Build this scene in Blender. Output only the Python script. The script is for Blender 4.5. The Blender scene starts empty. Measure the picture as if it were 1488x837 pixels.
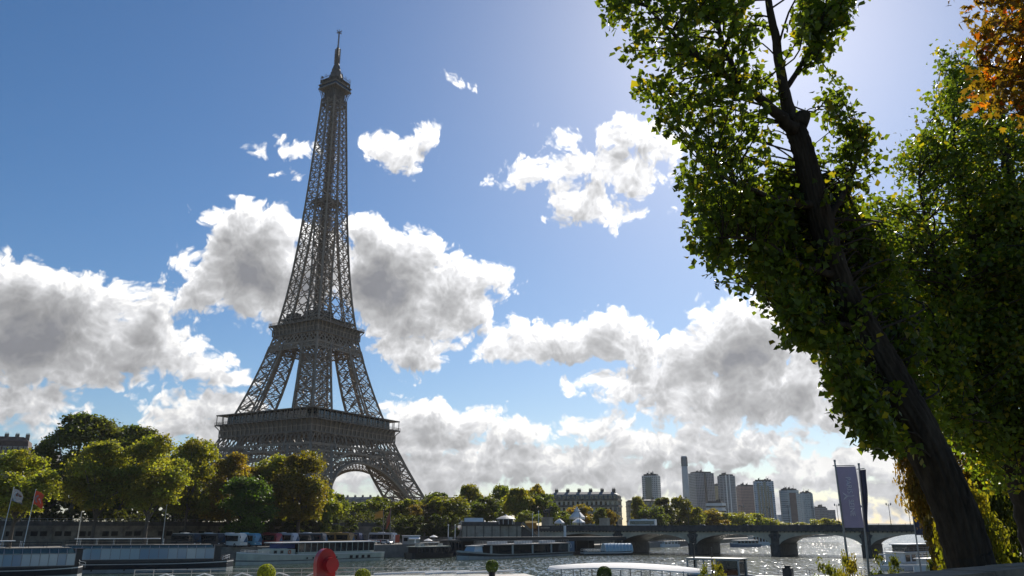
import bpy, math, random
import numpy as np
from mathutils import Vector, Matrix
R = math.radians
scene = bpy.context.scene
COL = scene.collection

# ------------------------------------------------------------------ camera
F, HC = 1150.0, 9.3                        # focal length in photo pixels, eye height above the river
TH = math.atan(350.5 / F)
CT, ST = math.cos(TH), math.sin(TH)
cam = bpy.data.cameras.new("camera"); cam_o = bpy.data.objects.new("camera", cam); COL.objects.link(cam_o)
cam.sensor_width = 36.0; cam.lens = F / 1488 * 36.0
cam.clip_start = 0.1; cam.clip_end = 40000
cam_o.location = (0, 0, HC); cam_o.rotation_euler = (math.pi / 2 + TH, 0, 0)
scene.camera = cam_o

# ------------------------------------------------------------------ sun, sky, exposure
SUN_AZ, SUN_EL = 19.8, 36.0
sd = Vector((math.sin(R(SUN_AZ)) * math.cos(R(SUN_EL)), math.cos(R(SUN_AZ)) * math.cos(R(SUN_EL)), math.sin(R(SUN_EL))))
sun = bpy.data.lights.new("sun", 'SUN'); sun.energy = 4.6; sun.angle = R(0.53); sun.color = (1.0, 0.93, 0.83)
sun_o = bpy.data.objects.new("sun", sun); COL.objects.link(sun_o)
sun_o.rotation_euler = (-sd).to_track_quat('-Z', 'Y').to_euler()
scene.view_settings.view_transform = 'Standard'; scene.view_settings.look = 'None'
scene.view_settings.gamma = 1.0; scene.view_settings.use_curve_mapping = False
scene.view_settings.exposure = 0.45
SKY_STRENGTH = 0.075

# clouds: each puff is (azimuth, elevation, half width, half height) in degrees of sky
PUFFS = [(-31.5,12.3,5.94,3.17),(-34.1,14.1,3.34,2.06),(-29.4,13.9,3.24,1.95),(-26.7,11.6,4.65,1.99),(-23.6,10.7,3.04,0.99),(-20.0,9.9,1.57,0.46),(-31.1,9.8,5.47,1.26),(-25.4,13.5,1.7,1.57),(-31.5,7.2,2.8,1.41),(-19.2,17.9,3.59,3.38),(-20.4,19.9,2.14,1.49),(-17.7,19.9,2.44,1.65),(-21.5,15.8,2.29,1.62),(-23.5,17.4,1.12,0.91),(-22.5,14.7,1.25,0.74),(-17.3,15.2,2.88,1.43),(-15.1,17.5,2.97,2.88),(-9.5,17.6,3.6,3.53),(-10.5,20.3,1.81,1.36),(-7.6,19.2,2.34,1.72),(-7.4,14.8,4.08,1.88),(-4.9,16.8,2.85,2.08),(-2.3,17.6,1.83,1.09),(-1.0,17.6,1.05,0.8),(-7.3,12.3,2.77,1.28),(-5.0,12.8,1.01,0.49),(-2.8,15.4,1.55,1.09),(-22.3,7.2,2.59,1.17),(-19.8,8.1,2.01,0.92),(-20.9,6.3,3.07,1.13),(-6.1,7.4,2.46,1.35),(-7.6,7.8,1.37,0.97),(-3.2,7.1,2.97,1.07),(-0.2,6.7,2.96,0.87),(5.2,6.9,2.44,0.87),(7.2,6.6,1.07,0.62),(-5.1,5.8,5.88,1.15),(4.4,12.9,5.52,1.49),(0.8,13.5,2.45,0.89),(-1.0,12.2,1.63,0.69),(6.9,13.7,2.41,1.38),(9.0,14.1,1.4,0.98),(9.4,12.6,2.36,1.57),(16.6,12.4,3.89,2.95),(15.9,14.2,2.26,1.34),(18.2,13.7,2.11,1.89),(13.3,11.6,3.55,1.83),(9.8,10.4,3.62,0.97),(19.6,9.4,4.54,1.94),(14.9,8.1,5.2,1.13),(6.6,10.3,1.78,0.59),(21.2,12.0,2.1,1.76),(22.5,7.7,2.5,1.35),(0.8,4.5,9.17,1.34),(12.4,5.2,7.24,1.31),(10.7,10.1,5.23,1.45),(15.9,9.0,6.68,1.79),(17.0,5.7,2.44,0.92),(20.4,4.2,3.15,0.62),(23.3,4.2,2.66,1.05),(26.0,2.8,2.3,1.18),(22.0,3.2,2.46,0.79),(-5.0,3.6,5.81,1.13),(7.5,3.5,7.01,1.03),(14.5,2.9,6.15,0.64),(-8.9,4.1,2.87,0.94),(29.3,4.9,3.25,1.25),(18.8,1.3,11.82,0.53),(-0.2,1.4,10.45,0.46),(7.4,25.5,3.51,1.16),(1.3,25.2,2.39,0.83),(5.1,23.2,2.34,1.27),(9.4,27.6,2.14,1.04),(11.7,26.5,1.99,0.95),(10.0,24.9,2.2,1.06),(4.1,27.8,0.93,0.38),(6.8,22.1,2.1,0.49),(-9.0,26.6,2.27,0.86),(-10.6,26.7,1.18,0.95),(-7.1,27.5,1.09,0.62),(-8.5,25.7,0.97,0.48),(-4.3,31.0,0.34,0.19),(-16.9,25.8,0.81,0.19),(-17.7,24.2,0.2,0.14),(-60,12,12,4),(-75,18,10,4),(55,9,14,3),(70,16,12,5),(-110,12,20,5),(110,14,20,5)]

def build_world():
    w = bpy.data.worlds.new("World"); scene.world = w; w.use_nodes = True
    nt = w.node_tree; N = nt.nodes; L = nt.links; N.clear()
    def nd(t, **k):
        n = N.new(t)
        for a, b in k.items(): setattr(n, a, b)
        return n
    def inp(s, v):
        if isinstance(v, bpy.types.NodeSocket): L.new(v, s)
        else: s.default_value = v
    def mth(op, a, b=None, c=None, clamp=False):
        n = nd('ShaderNodeMath', operation=op, use_clamp=clamp)
        inp(n.inputs[0], a)
        if b is not None: inp(n.inputs[1], b)
        if c is not None: inp(n.inputs[2], c)
        return n.outputs[0]
    def vm(op, a, b=None, c=None):
        n = nd('ShaderNodeVectorMath', operation=op)
        inp(n.inputs[0], a)
        if b is not None: inp(n.inputs[1], b)
        if c is not None: inp(n.inputs[2], c)
        return n.outputs[1] if op in ('LENGTH', 'DOT_PRODUCT') else n.outputs[0]
    def rng(v, a, b, c, d, smooth=True):
        n = nd('ShaderNodeMapRange', interpolation_type='SMOOTHSTEP' if smooth else 'LINEAR')
        inp(n.inputs[0], v)
        for i, x in enumerate((a, b, c, d)): n.inputs[i + 1].default_value = x
        return n.outputs[0]
    tc = nd('ShaderNodeTexCoord')
    dirv = vm('NORMALIZE', tc.outputs['Generated'])
    sx = nd('ShaderNodeSeparateXYZ'); L.new(dirv, sx.inputs[0])
    az = mth('MULTIPLY', mth('ARCTAN2', sx.outputs[0], sx.outputs[1]), 180 / math.pi)
    el = mth('MULTIPLY', mth('ARCSINE', sx.outputs[2]), 180 / math.pi)
    cb = nd('ShaderNodeCombineXYZ'); L.new(az, cb.inputs[0]); L.new(el, cb.inputs[1])
    P = cb.outputs[0]
    def noise(v, scale, detail, rough=0.55):
        n = nd('ShaderNodeTexNoise', noise_dimensions='3D'); L.new(v, n.inputs['Vector'])
        n.inputs['Scale'].default_value = scale; n.inputs['Detail'].default_value = detail
        n.inputs['Roughness'].default_value = rough
        return n
    def billow(v):
        n = nd('ShaderNodeTexVoronoi', feature='F1'); L.new(v, n.inputs['Vector'])
        n.inputs['Scale'].default_value = 0.62; n.inputs['Detail'].default_value = 2.2; n.inputs['Roughness'].default_value = 0.55; n.inputs['Lacunarity'].default_value = 2.3
        return n.outputs['Distance']
    def warp(p):
        n1 = noise(p, 0.3, 3.0, 0.5)
        return vm('MULTIPLY_ADD', vm('SUBTRACT', n1.outputs['Color'], (0.5, 0.5, 0.5)), (3.8, 2.3, 0.0), p)
    def density(p):
        q = warp(p); acc = None
        for (a, e, ra, re) in PUFFS:
            l = vm('LENGTH', vm('MULTIPLY_ADD', q, (1 / ra, 1 / re, 0), (-a / ra, -e / re, 0)))
            k = min(ra, re)
            v = mth('MULTIPLY_ADD', l, -k, k)
            acc = v if acc is None else mth('MAXIMUM', acc, v)
        bl_ = billow(q)
        n2 = noise(p, 1.9, 5.0, 0.62)
        d = mth('MULTIPLY_ADD', bl_, -1.35, mth('ADD', acc, 1.6))
        return mth('MULTIPLY_ADD', mth('SUBTRACT', n2.outputs[0], 0.5), 0.6, d), q, bl_
    d0, q0, b0 = density(P)
    d1, _, _ = density(vm('ADD', P, (0.4, 1.25, 0)))
    relief = mth('SUBTRACT', billow(vm('ADD', q0, (0.1, 0.34, 0))), b0)
    alpha = rng(d0, -0.15, 0.42, 0, 1)
    t = mth('MULTIPLY_ADD', d1, 0.7, mth('MULTIPLY', d0, 0.25))
    t = mth('MULTIPLY_ADD', relief, -0.8, t)
    body = nd('ShaderNodeValToRGB'); L.new(rng(t, -0.4, 2.7, 0, 1, False), body.inputs[0])
    cr = body.color_ramp
    cr.elements[0].position = 0.13; cr.elements[0].color = (1.0, 0.99, 0.97, 1)
    cr.elements[1].position = 1.0; cr.elements[1].color = (0.2, 0.205, 0.225, 1)
    for ps, g in ((0.27, .68), (0.5, .42), (0.75, .29)):
        e = cr.elements.new(ps); e.color = (g, g * 1.005, g * 1.03, 1)
    # brighter near the sun
    sdv = vm('DOT_PRODUCT', dirv, tuple(sd))
    near = rng(sdv, 0.62, 1.0, 0.0, 1.0)
    n3 = noise(P, 0.5, 4.0)
    gain = mth('MULTIPLY', mth('MULTIPLY_ADD', near, 2.5, 11.2), mth('MULTIPLY_ADD', n3.outputs[0], 0.5, 0.75))
    gain = mth('MULTIPLY', gain, rng(el, 0.0, 12.0, 0.66, 1.0))
    cloud = vm('SCALE', body.outputs[0]); L.new(gain, cloud.node.inputs['Scale'])
    sky = nd('ShaderNodeTexSky', sky_type='NISHITA')
    sky.sun_disc = False; sky.sun_elevation = R(SUN_EL); sky.sun_rotation = R(SUN_AZ)
    sky.altitude = 50; sky.air_density = 1.0; sky.dust_density = 0.55; sky.ozone_density = 4.2
    hs = nd('ShaderNodeHueSaturation'); hs.inputs['Saturation'].default_value = 1.22; hs.inputs['Value'].default_value = 0.9; L.new(sky.outputs[0], hs.inputs['Color'])
    mix = nd('ShaderNodeMix', data_type='RGBA')
    L.new(alpha, mix.inputs[0]); L.new(hs.outputs[0], mix.inputs[6]); L.new(cloud, mix.inputs[7])
    bg = nd('ShaderNodeBackground'); bg.inputs[1].default_value = SKY_STRENGTH
    L.new(mix.outputs[2], bg.inputs[0])
    out = nd('ShaderNodeOutputWorld'); L.new(bg.outputs[0], out.inputs[0])
    w.cycles.sampling_method = 'MANUAL'; w.cycles.sample_map_resolution = 512
build_world()

# ------------------------------------------------------------------ placing helpers
def at(px, py, Y):
    """World point at depth Y seen at photo pixel (px, py)."""
    dx, dy = px - 744, py - 418.5
    t = Y / (F * CT + dy * ST)
    return Vector((dx * t, Y, HC + t * (F * ST - dy * CT)))
def atz(px, py, z):
    dx, dy = px - 744, py - 418.5
    t = (z - HC) / (F * ST - dy * CT)
    return Vector((dx * t, (F * CT + dy * ST) * t, z))
def base(px, Y, z):
    """World point on level z at depth Y under photo column px."""
    w = Y * CT + (z - HC) * ST
    return Vector(((px - 744) / F * w, Y, z))
def pxm(Y): return F / (Y * CT)            # photo pixels per metre at depth Y

# ------------------------------------------------------------------ materials
MATS = {}
def mat(name, col, rough=0.7, metal=0.0, var=0.0, vscale=1.0, bump=0.0, bscale=8.0, spec=0.5, coat=0.0, stain=None, stretch=(1, 1, 1), emit=None):
    if name in MATS: return MATS[name]
    m = bpy.data.materials.new(name); m.use_nodes = True; nt = m.node_tree; N = nt.nodes; L = nt.links
    b = N['Principled BSDF']
    b.inputs['Base Color'].default_value = (*col, 1); b.inputs['Roughness'].default_value = rough
    b.inputs['Metallic'].default_value = metal; b.inputs['Specular IOR Level'].default_value = spec
    b.inputs['Coat Weight'].default_value = coat
    if emit: b.inputs['Emission Color'].default_value = (*emit[0], 1); b.inputs['Emission Strength'].default_value = emit[1]
    if var or bump:
        tc = N.new('ShaderNodeTexCoord'); mp = N.new('ShaderNodeMapping'); mp.inputs['Scale'].default_value = stretch
        L.new(tc.outputs['Object'], mp.inputs[0])
    if var:
        n = N.new('ShaderNodeTexNoise'); n.inputs['Scale'].default_value = vscale; n.inputs['Detail'].default_value = 6
        n.inputs['Roughness'].default_value = 0.65
        L.new(mp.outputs[0], n.inputs['Vector'])
        mr = N.new('ShaderNodeMapRange'); L.new(n.outputs[0], mr.inputs[0])
        mr.inputs[1].default_value = 0.3; mr.inputs[2].default_value = 0.7
        mx = N.new('ShaderNodeMix'); mx.data_type = 'RGBA'
        L.new(mr.outputs[0], mx.inputs[0])
        lo = tuple(c * (1 - var) for c in col) if stain is None else stain
        mx.inputs[6].default_value = (*lo, 1); mx.inputs[7].default_value = (*[min(1, c * (1 + var * 0.6)) for c in col], 1)
        L.new(mx.outputs[2], b.inputs['Base Color'])
    if bump:
        n = N.new('ShaderNodeTexNoise'); n.inputs['Scale'].default_value = bscale; n.inputs['Detail'].default_value = 5
        L.new(mp.outputs[0], n.inputs['Vector'])
        bp = N.new('ShaderNodeBump'); bp.inputs['Strength'].default_value = bump
        L.new(n.outputs[0], bp.inputs['Height']); L.new(bp.outputs[0], b.inputs['Normal'])
    MATS[name] = m
    return m
def paint_mat(name, rough=0.35, metal=0.0, var=0.1):
    """Paint whose colour is the object's own colour, with a little wear."""
    if name in MATS: return MATS[name]
    m = bpy.data.materials.new(name); m.use_nodes = True; nt = m.node_tree; N = nt.nodes; L = nt.links
    b = N['Principled BSDF']; b.inputs['Roughness'].default_value = rough; b.inputs['Metallic'].default_value = metal
    oi = N.new('ShaderNodeObjectInfo'); tc = N.new('ShaderNodeTexCoord'); n = N.new('ShaderNodeTexNoise')
    n.inputs['Scale'].default_value = 0.9; n.inputs['Detail'].default_value = 5; L.new(tc.outputs['Object'], n.inputs['Vector'])
    mr = N.new('ShaderNodeMapRange'); L.new(n.outputs[0], mr.inputs[0]); mr.inputs[3].default_value = 1 - var; mr.inputs[4].default_value = 1 + var
    vs = N.new('ShaderNodeVectorMath'); vs.operation = 'SCALE'; L.new(oi.outputs['Color'], vs.inputs[0]); L.new(mr.outputs[0], vs.inputs['Scale'])
    L.new(vs.outputs[0], b.inputs['Base Color'])
    MATS[name] = m
    return m
def leaf_mat(name, trans=0.5, rough=0.5, sat=1.0):
    """Leaf: object colour times a per-leaf tint, part diffuse part translucent."""
    if name in MATS: return MATS[name]
    m = bpy.data.materials.new(name); m.use_nodes = True; nt = m.node_tree; N = nt.nodes; L = nt.links
    N.clear()
    oi = N.new('ShaderNodeObjectInfo'); at_ = N.new('ShaderNodeAttribute'); at_.attribute_name = 'tint'
    mx = N.new('ShaderNodeMix'); mx.data_type = 'RGBA'; mx.blend_type = 'MULTIPLY'; mx.inputs[0].default_value = 1
    L.new(oi.outputs['Color'], mx.inputs[6]); L.new(at_.outputs['Color'], mx.inputs[7])
    pr = N.new('ShaderNodeBsdfPrincipled'); pr.inputs['Roughness'].default_value = rough; pr.inputs['Specular IOR Level'].default_value = 0.3
    L.new(mx.outputs[2], pr.inputs['Base Color'])
    tr = N.new('ShaderNodeBsdfTranslucent')
    vs = N.new('ShaderNodeVectorMath'); vs.operation = 'MULTIPLY'; L.new(mx.outputs[2], vs.inputs[0]); vs.inputs[1].default_value = (1.9 * sat, 1.9 * sat, 0.45)
    L.new(vs.outputs[0], tr.inputs[0])
    ms = N.new('ShaderNodeMixShader'); ms.inputs[0].default_value = trans
    L.new(pr.outputs[0], ms.inputs[1]); L.new(tr.outputs[0], ms.inputs[2])
    o = N.new('ShaderNodeOutputMaterial'); L.new(ms.outputs[0], o.inputs[0])
    MATS[name] = m
    return m
def facade_mat(name, wall, glass, fh, bw, fz, fx, rough=0.7):
    """Regular grid of windows in a tower block's wall: storey height fh, bay width bw, glass fractions fz and fx."""
    if name in MATS: return MATS[name]
    m = bpy.data.materials.new(name); m.use_nodes = True; nt = m.node_tree; N = nt.nodes; L = nt.links
    b = N['Principled BSDF']
    tc = N.new('ShaderNodeTexCoord'); sp = N.new('ShaderNodeSeparateXYZ'); L.new(tc.outputs['Object'], sp.inputs[0])
    def mth(op, a, c=None, d=None):
        n = N.new('ShaderNodeMath'); n.operation = op
        for i, v in enumerate((a, c, d)):
            if v is None: continue
            if isinstance(v, bpy.types.NodeSocket): L.new(v, n.inputs[i])
            else: n.inputs[i].default_value = v
        return n.outputs[0]
    h = mth('MULTIPLY', mth('ADD', sp.outputs[0], sp.outputs[1]), 1 / bw); z = mth('MULTIPLY', sp.outputs[2], 1 / fh)
    g = mth('MULTIPLY', mth('LESS_THAN', mth('FRACT', h), fx), mth('LESS_THAN', mth('FRACT', z), fz))
    cb = N.new('ShaderNodeCombineXYZ'); L.new(mth('FLOOR', h), cb.inputs[0]); L.new(mth('FLOOR', z), cb.inputs[1])
    wn = N.new('ShaderNodeTexWhiteNoise'); L.new(cb.outputs[0], wn.inputs['Vector'])
    mg = N.new('ShaderNodeMix'); mg.data_type = 'RGBA'; L.new(wn.outputs[0], mg.inputs[0])
    mg.inputs[6].default_value = (*[c * 0.5 for c in glass], 1); mg.inputs[7].default_value = (*[c * 1.6 for c in glass], 1)
    ns = N.new('ShaderNodeTexNoise'); ns.inputs['Scale'].default_value = 0.12; L.new(tc.outputs['Object'], ns.inputs['Vector'])
    mw = N.new('ShaderNodeMix'); mw.data_type = 'RGBA'; L.new(ns.outputs[0], mw.inputs[0])
    mw.inputs[6].default_value = (*[c * 0.75 for c in wall], 1); mw.inputs[7].default_value = (*[c * 1.2 for c in wall], 1)
    mx = N.new('ShaderNodeMix'); mx.data_type = 'RGBA'; L.new(g, mx.inputs[0]); L.new(mw.outputs[2], mx.inputs[6]); L.new(mg.outputs[2], mx.inputs[7])
    L.new(mx.outputs[2], b.inputs['Base Color'])
    L.new(mth('MULTIPLY_ADD', g, 0.15 - rough, rough), b.inputs['Roughness'])
    MATS[name] = m
    return m

# ------------------------------------------------------------------ mesh collector
_BF = ((0, 3, 2, 1), (4, 5, 6, 7), (0, 1, 5, 4), (1, 2, 6, 5), (2, 3, 7, 6), (3, 0, 4, 7))
class MB:
    def __init__(s): s.v = []; s.f = []; s.mi = []
    def add(s, vs, fs, m=0):
        o = len(s.v); s.v.extend([tuple(p) for p in vs]); s.f.extend([tuple(i + o for i in f) for f in fs]); s.mi.extend([m] * len(fs)); return s
    def box(s, c, d, m=0, rz=0.0, taper=(1, 1)):
        cx, cy, cz = c; a, b, h = d[0] / 2, d[1] / 2, d[2] / 2
        ca, sa = math.cos(rz), math.sin(rz); vs = []
        for z, tx, ty in ((-h, 1, 1), (h, *taper)):
            for x, y in ((-a, -b), (a, -b), (a, b), (-a, b)):
                x *= tx; y *= ty
                vs.append((cx + x * ca - y * sa, cy + x * sa + y * ca, cz + z))
        return s.add(vs, _BF, m)
    def bb(s, x0, x1, y0, y1, z0, z1, m=0): return s.box(((x0 + x1) / 2, (y0 + y1) / 2, (z0 + z1) / 2), (x1 - x0, y1 - y0, z1 - z0), m)
    def bar(s, p, q, w, m=0, h=None):
        p = np.array(p, float); q = np.array(q, float); d = q - p; n = np.linalg.norm(d)
        if n < 1e-6: return s
        d /= n; up = np.array((0, 0, 1.0)) if abs(d[2]) < 0.95 else np.array((1.0, 0, 0))
        a = np.cross(d, up); a /= np.linalg.norm(a); b = np.cross(a, d); h = h or w
        a = a * w / 2; b = b * h / 2
        return s.add([p - a - b, p + a - b, p + a + b, p - a + b, q - a - b, q + a - b, q + a + b, q - a + b], _BF, m)
    def tube(s, pts, rad, n=8, m=0, cap=True):
        pts = [np.array(p, float) for p in pts]; k = len(pts)
        if not hasattr(rad, '__len__'): rad = [rad] * k
        rings = []; ref = None
        for i in range(k):
            d = pts[min(i + 1, k - 1)] - pts[max(i - 1, 0)]; d = d / (np.linalg.norm(d) + 1e-9)
            if ref is None: ref = np.array((1.0, 0, 0)) if abs(d[0]) < 0.9 else np.array((0, 1.0, 0))
            a = ref - d * ref.dot(d); a /= np.linalg.norm(a); ref = a; b = np.cross(d, a)
            rings.append([pts[i] + (a * math.cos(t) + b * math.sin(t)) * rad[i] for t in [2 * math.pi * j / n for j in range(n)]])
        return s.loft(rings, m, cap)
    def loft(s, rings, m=0, cap=True, closed=True):
        n = len(rings[0]); vs = [p for r in rings for p in r]; fs = []
        for i in range(len(rings) - 1):
            for j in range(n if closed else n - 1):
                a, b = i * n + j, i * n + (j + 1) % n
                fs.append((a, b, b + n, a + n))
        if cap: fs.append(tuple(range(n - 1, -1, -1))); fs.append(tuple(range(len(vs) - n, len(vs))))
        return s.add(vs, fs, m)
    def lathe(s, prof, c=(0, 0, 0), n=16, m=0):
        return s.loft([[(c[0] + r * math.cos(2 * math.pi * j / n), c[1] + r * math.sin(2 * math.pi * j / n), c[2] + z) for j in range(n)] for r, z in prof], m)
    def prism(s, poly, z0, z1, m=0):
        n = len(poly); vs = [(x, y, z0) for x, y in poly] + [(x, y, z1) for x, y in poly]
        fs = [tuple(range(n - 1, -1, -1)), tuple(range(n, 2 * n))] + [(i, (i + 1) % n, (i + 1) % n + n, i + n) for i in range(n)]
        return s.add(vs, fs, m)
    def extr(s, prof, x0, x1, m=0):
        """(y, z) profile swept along x"""
        n = len(prof); vs = [(x0, y, z) for y, z in prof] + [(x1, y, z) for y, z in prof]
        fs = [tuple(range(n)), tuple(range(2 * n - 1, n - 1, -1))] + [((i + 1) % n, i, i + n, (i + 1) % n + n) for i in range(n)]
        return s.add(vs, fs, m)
    def ell(s, c, r, n=12, k=8, m=0):
        rings = []
        for i in range(k + 1):
            t = -math.pi / 2 + math.pi * i / k; cr = max(math.cos(t), 0.02)
            rings.append([(c[0] + r[0] * cr * math.cos(2 * math.pi * j / n), c[1] + r[1] * cr * math.sin(2 * math.pi * j / n), c[2] + r[2] * math.sin(t)) for j in range(n)])
        return s.loft(rings, m)
    def mesh(s, name, mats, smooth=False):
        me = bpy.data.meshes.new(name); me.from_pydata(s.v, [], s.f)
        for m in (mats if isinstance(mats, (list, tuple)) else [mats]): me.materials.append(m)
        if any(s.mi): me.polygons.foreach_set('material_index', s.mi)
        if smooth: me.polygons.foreach_set('use_smooth', [True] * len(me.polygons))
        me.update(); return me
    def build(s, name, mats, parent=None, loc=None, rz=0.0, smooth=False, color=None, label=None):
        return link(name, s.mesh(name, mats, smooth), parent, loc, rz, color, label)
def link(name, me, parent=None, loc=None, rz=0.0, color=None, label=None, scale=None):
    o = bpy.data.objects.new(name, me); COL.objects.link(o)
    if parent is not None: o.parent = parent
    if loc is not None: o.location = loc
    if rz: o.rotation_euler = (0, 0, rz)
    if scale is not None: o.scale = scale
    if color is not None: o.color = (*color, 1)
    if label: o['label'] = label
    return o
def tag(o, label=None, cat=None, group=None, kind=None):
    if label: o['label'] = label
    if cat: o['category'] = cat
    if group: o['group'] = group
    if kind: o['kind'] = kind
    return o
def thing(name, label, cat, loc=(0, 0, 0), rz=0.0, group=None):
    o = bpy.data.objects.new(name, None); COL.objects.link(o); o.location = loc; o.rotation_euler = (0, 0, rz); o.empty_display_size = 0.5
    return tag(o, label, cat, group)
def dup(root, loc=None, rz=None, label=None, color=None, group=None, scale=None):
    kids = {}
    for o in COL.objects: 
        if o.parent: kids.setdefault(o.parent, []).append(o)
    def cp(o, par):
        c = o.copy(); COL.objects.link(c)
        if par is not None: c.parent = par
        if color is not None and 'tintable' in o: c.color = (*color, 1)
        for k in kids.get(o, []): cp(k, c)
        return c
    c = cp(root, None)
    if loc is not None: c.location = loc
    if rz is not None: c.rotation_euler = (0, 0, rz)
    if label: c['label'] = label
    if group: c['group'] = group
    if scale is not None: c.scale = scale
    return c

# ------------------------------------------------------------------ base materials
M_stone = mat('limestone', (0.22, 0.19, 0.15), 0.85, var=0.45, vscale=0.3, bump=0.3, bscale=3, stain=(0.07, 0.062, 0.05))  # base tone lowered to take in the tree shade on the embankment wall
M_stone2 = mat('pale_limestone', (0.36, 0.325, 0.26), 0.85, var=0.35, vscale=0.4, bump=0.2, bscale=3)
M_dirty = mat('sooty_stone', (0.085, 0.08, 0.075), 0.9, var=0.5, vscale=0.8, bump=0.3, bscale=4, stretch=(1, 1, 0.3))
M_soffit = mat('dark_soffit_stone', (0.05, 0.05, 0.045), 0.6, var=0.5, vscale=0.7)  # much darker stone for the bridge arch undersides
M_asph = mat('asphalt', (0.06, 0.06, 0.06), 0.9, var=0.3, vscale=0.5)
M_cobble = mat('quay_cobbles', (0.2, 0.185, 0.16), 0.85, var=0.35, vscale=0.6, bump=0.4, bscale=6)
M_dark = mat('dark_metal', (0.018, 0.019, 0.022), 0.45, metal=0.3)
M_steel = mat('grey_steel', (0.28, 0.28, 0.28), 0.4, metal=0.7, var=0.2, vscale=2)
M_white = mat('white_paint', (0.74, 0.73, 0.7), 0.4, var=0.12, vscale=1.2)
M_glassd = mat('dark_glass', (0.012, 0.018, 0.022), 0.06, spec=0.8)
M_glassb = mat('blue_glass', (0.16, 0.24, 0.30), 0.08, spec=0.9, var=0.35, vscale=0.25)
M_void = mat('unlit_interior', (0.012, 0.011, 0.01), 0.9)
M_bark = mat('bark', (0.06, 0.046, 0.033), 0.97, var=0.65, vscale=7, bump=1.0, bscale=13, stretch=(1, 1, 0.16), spec=.2)
M_barkf = mat('plane_bark', (0.12, 0.1, 0.08), 0.9, var=0.5, vscale=1.5)
M_leaf = leaf_mat('leaf', 0.55, sat=1.1)
M_nleaf = leaf_mat('poplar_leaf', 0.55, rough=0.4, sat=1.2)
M_paint = paint_mat('vehicle_paint', 0.3)
M_matte = paint_mat('matte_paint', 0.75)
M_rubber = mat('rubber', (0.015, 0.015, 0.015), 0.8)
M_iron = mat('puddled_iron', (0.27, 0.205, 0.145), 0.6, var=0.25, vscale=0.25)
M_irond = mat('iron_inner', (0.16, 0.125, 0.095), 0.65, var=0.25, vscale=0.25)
M_zinc = mat('zinc_roof', (0.15, 0.145, 0.14), 0.5, var=0.25, vscale=0.6)

# ------------------------------------------------------------------ river and land
def water_mat():
    m = bpy.data.materials.new('river_water'); m.use_nodes = True; nt = m.node_tree; N = nt.nodes; L = nt.links
    b = N['Principled BSDF']; b.inputs['Base Color'].default_value = (0.03, 0.045, 0.032, 1); b.inputs['Roughness'].default_value = 0.14; b.inputs['IOR'].default_value = 1.33
    tc = N.new('ShaderNodeTexCoord'); mp = N.new('ShaderNodeMapping'); mp.inputs['Rotation'].default_value = (0, 0, 0); mp.inputs['Scale'].default_value = (1.5, 0.22, 1)
    L.new(tc.outputs['Object'], mp.inputs[0])
    n1 = N.new('ShaderNodeTexNoise'); n1.inputs['Scale'].default_value = 1.0; n1.inputs['Detail'].default_value = 3; n1.inputs['Roughness'].default_value = 0.5
    L.new(mp.outputs[0], n1.inputs['Vector'])
    mp2 = N.new('ShaderNodeMapping'); mp2.inputs['Scale'].default_value = (.03, .012, 1); L.new(tc.outputs['Object'], mp2.inputs[0])
    n2 = N.new('ShaderNodeTexNoise'); n2.inputs['Scale'].default_value = 1.0; n2.inputs['Detail'].default_value = 2; L.new(mp2.outputs[0], n2.inputs['Vector'])
    sb = N.new('ShaderNodeVectorMath'); sb.operation = 'SUBTRACT'; L.new(n1.outputs['Color'], sb.inputs[0]); sb.inputs[1].default_value = (.5, .5, .5)
    ms = N.new('ShaderNodeVectorMath'); ms.operation = 'MULTIPLY'; L.new(sb.outputs[0], ms.inputs[0]); ms.inputs[1].default_value = (1.1, 1.35, 0)
    sc = N.new('ShaderNodeVectorMath'); sc.operation = 'SCALE'; L.new(ms.outputs[0], sc.inputs[0])
    mr = N.new('ShaderNodeMapRange'); L.new(n2.outputs[0], mr.inputs[0]); mr.inputs[1].default_value = .35; mr.inputs[2].default_value = .65; mr.inputs[3].default_value = .75; mr.inputs[4].default_value = 1.15
    L.new(mr.outputs[0], sc.inputs['Scale'])
    ad = N.new('ShaderNodeVectorMath'); ad.operation = 'ADD'; L.new(sc.outputs[0], ad.inputs[0]); ad.inputs[1].default_value = (0, 0, 1)
    nm = N.new('ShaderNodeVectorMath'); nm.operation = 'NORMALIZE'; L.new(ad.outputs[0], nm.inputs[0]); L.new(nm.outputs[0], b.inputs['Normal'])
    return m
wb = MB(); wb.add([(-3000, -300, 0), (4000, -300, 0), (4000, 4500, 0), (-3000, 4500, 0)], [(0, 1, 2, 3)])
tag(wb.build('river_water', water_mat()), kind='structure')

QL = [(-400, 160), (-200, 206), (-120, 228), (-75, 255), (-42, 288), (0, 336), (17.4, 350.8)]     # left quay edge
WL = [(-1500, 130), (-400, 204), (-200, 254), (-125, 282), (-95, 310), (-60, 342), (-26, 364), (12, 386)]   # left embankment wall
ULZ = 10.4; QZ = 4.2
def wall_Y(px):
    k = (px - 744) / F * CT; Y = 200.0
    while Y < 420 and np.interp(k * Y, [p[0] for p in WL], [p[1] for p in WL]) > Y: Y += 1
    return Y
M_ground = mat('ground', (0.13, 0.12, 0.09), 0.95, var=0.4, vscale=0.05)
gb = MB()
left_poly = WL + [(30, 396), (443, 1183), (1000, 2300), (1060, 2420), (-9000, 2420), (-9000, 130)]
gb.prism(left_poly, -3, ULZ)
right_poly = [(-40, -60), (-9, -2.2), (4.5, 10.0), (7.9, 13.0), (22, 28), (70, 100), (158, 250), (178, 292), (1350, 2260), (1400, 2420), (9000, 2420), (9000, -60)]
gb.prism(right_poly, -3, 7.7)
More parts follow.
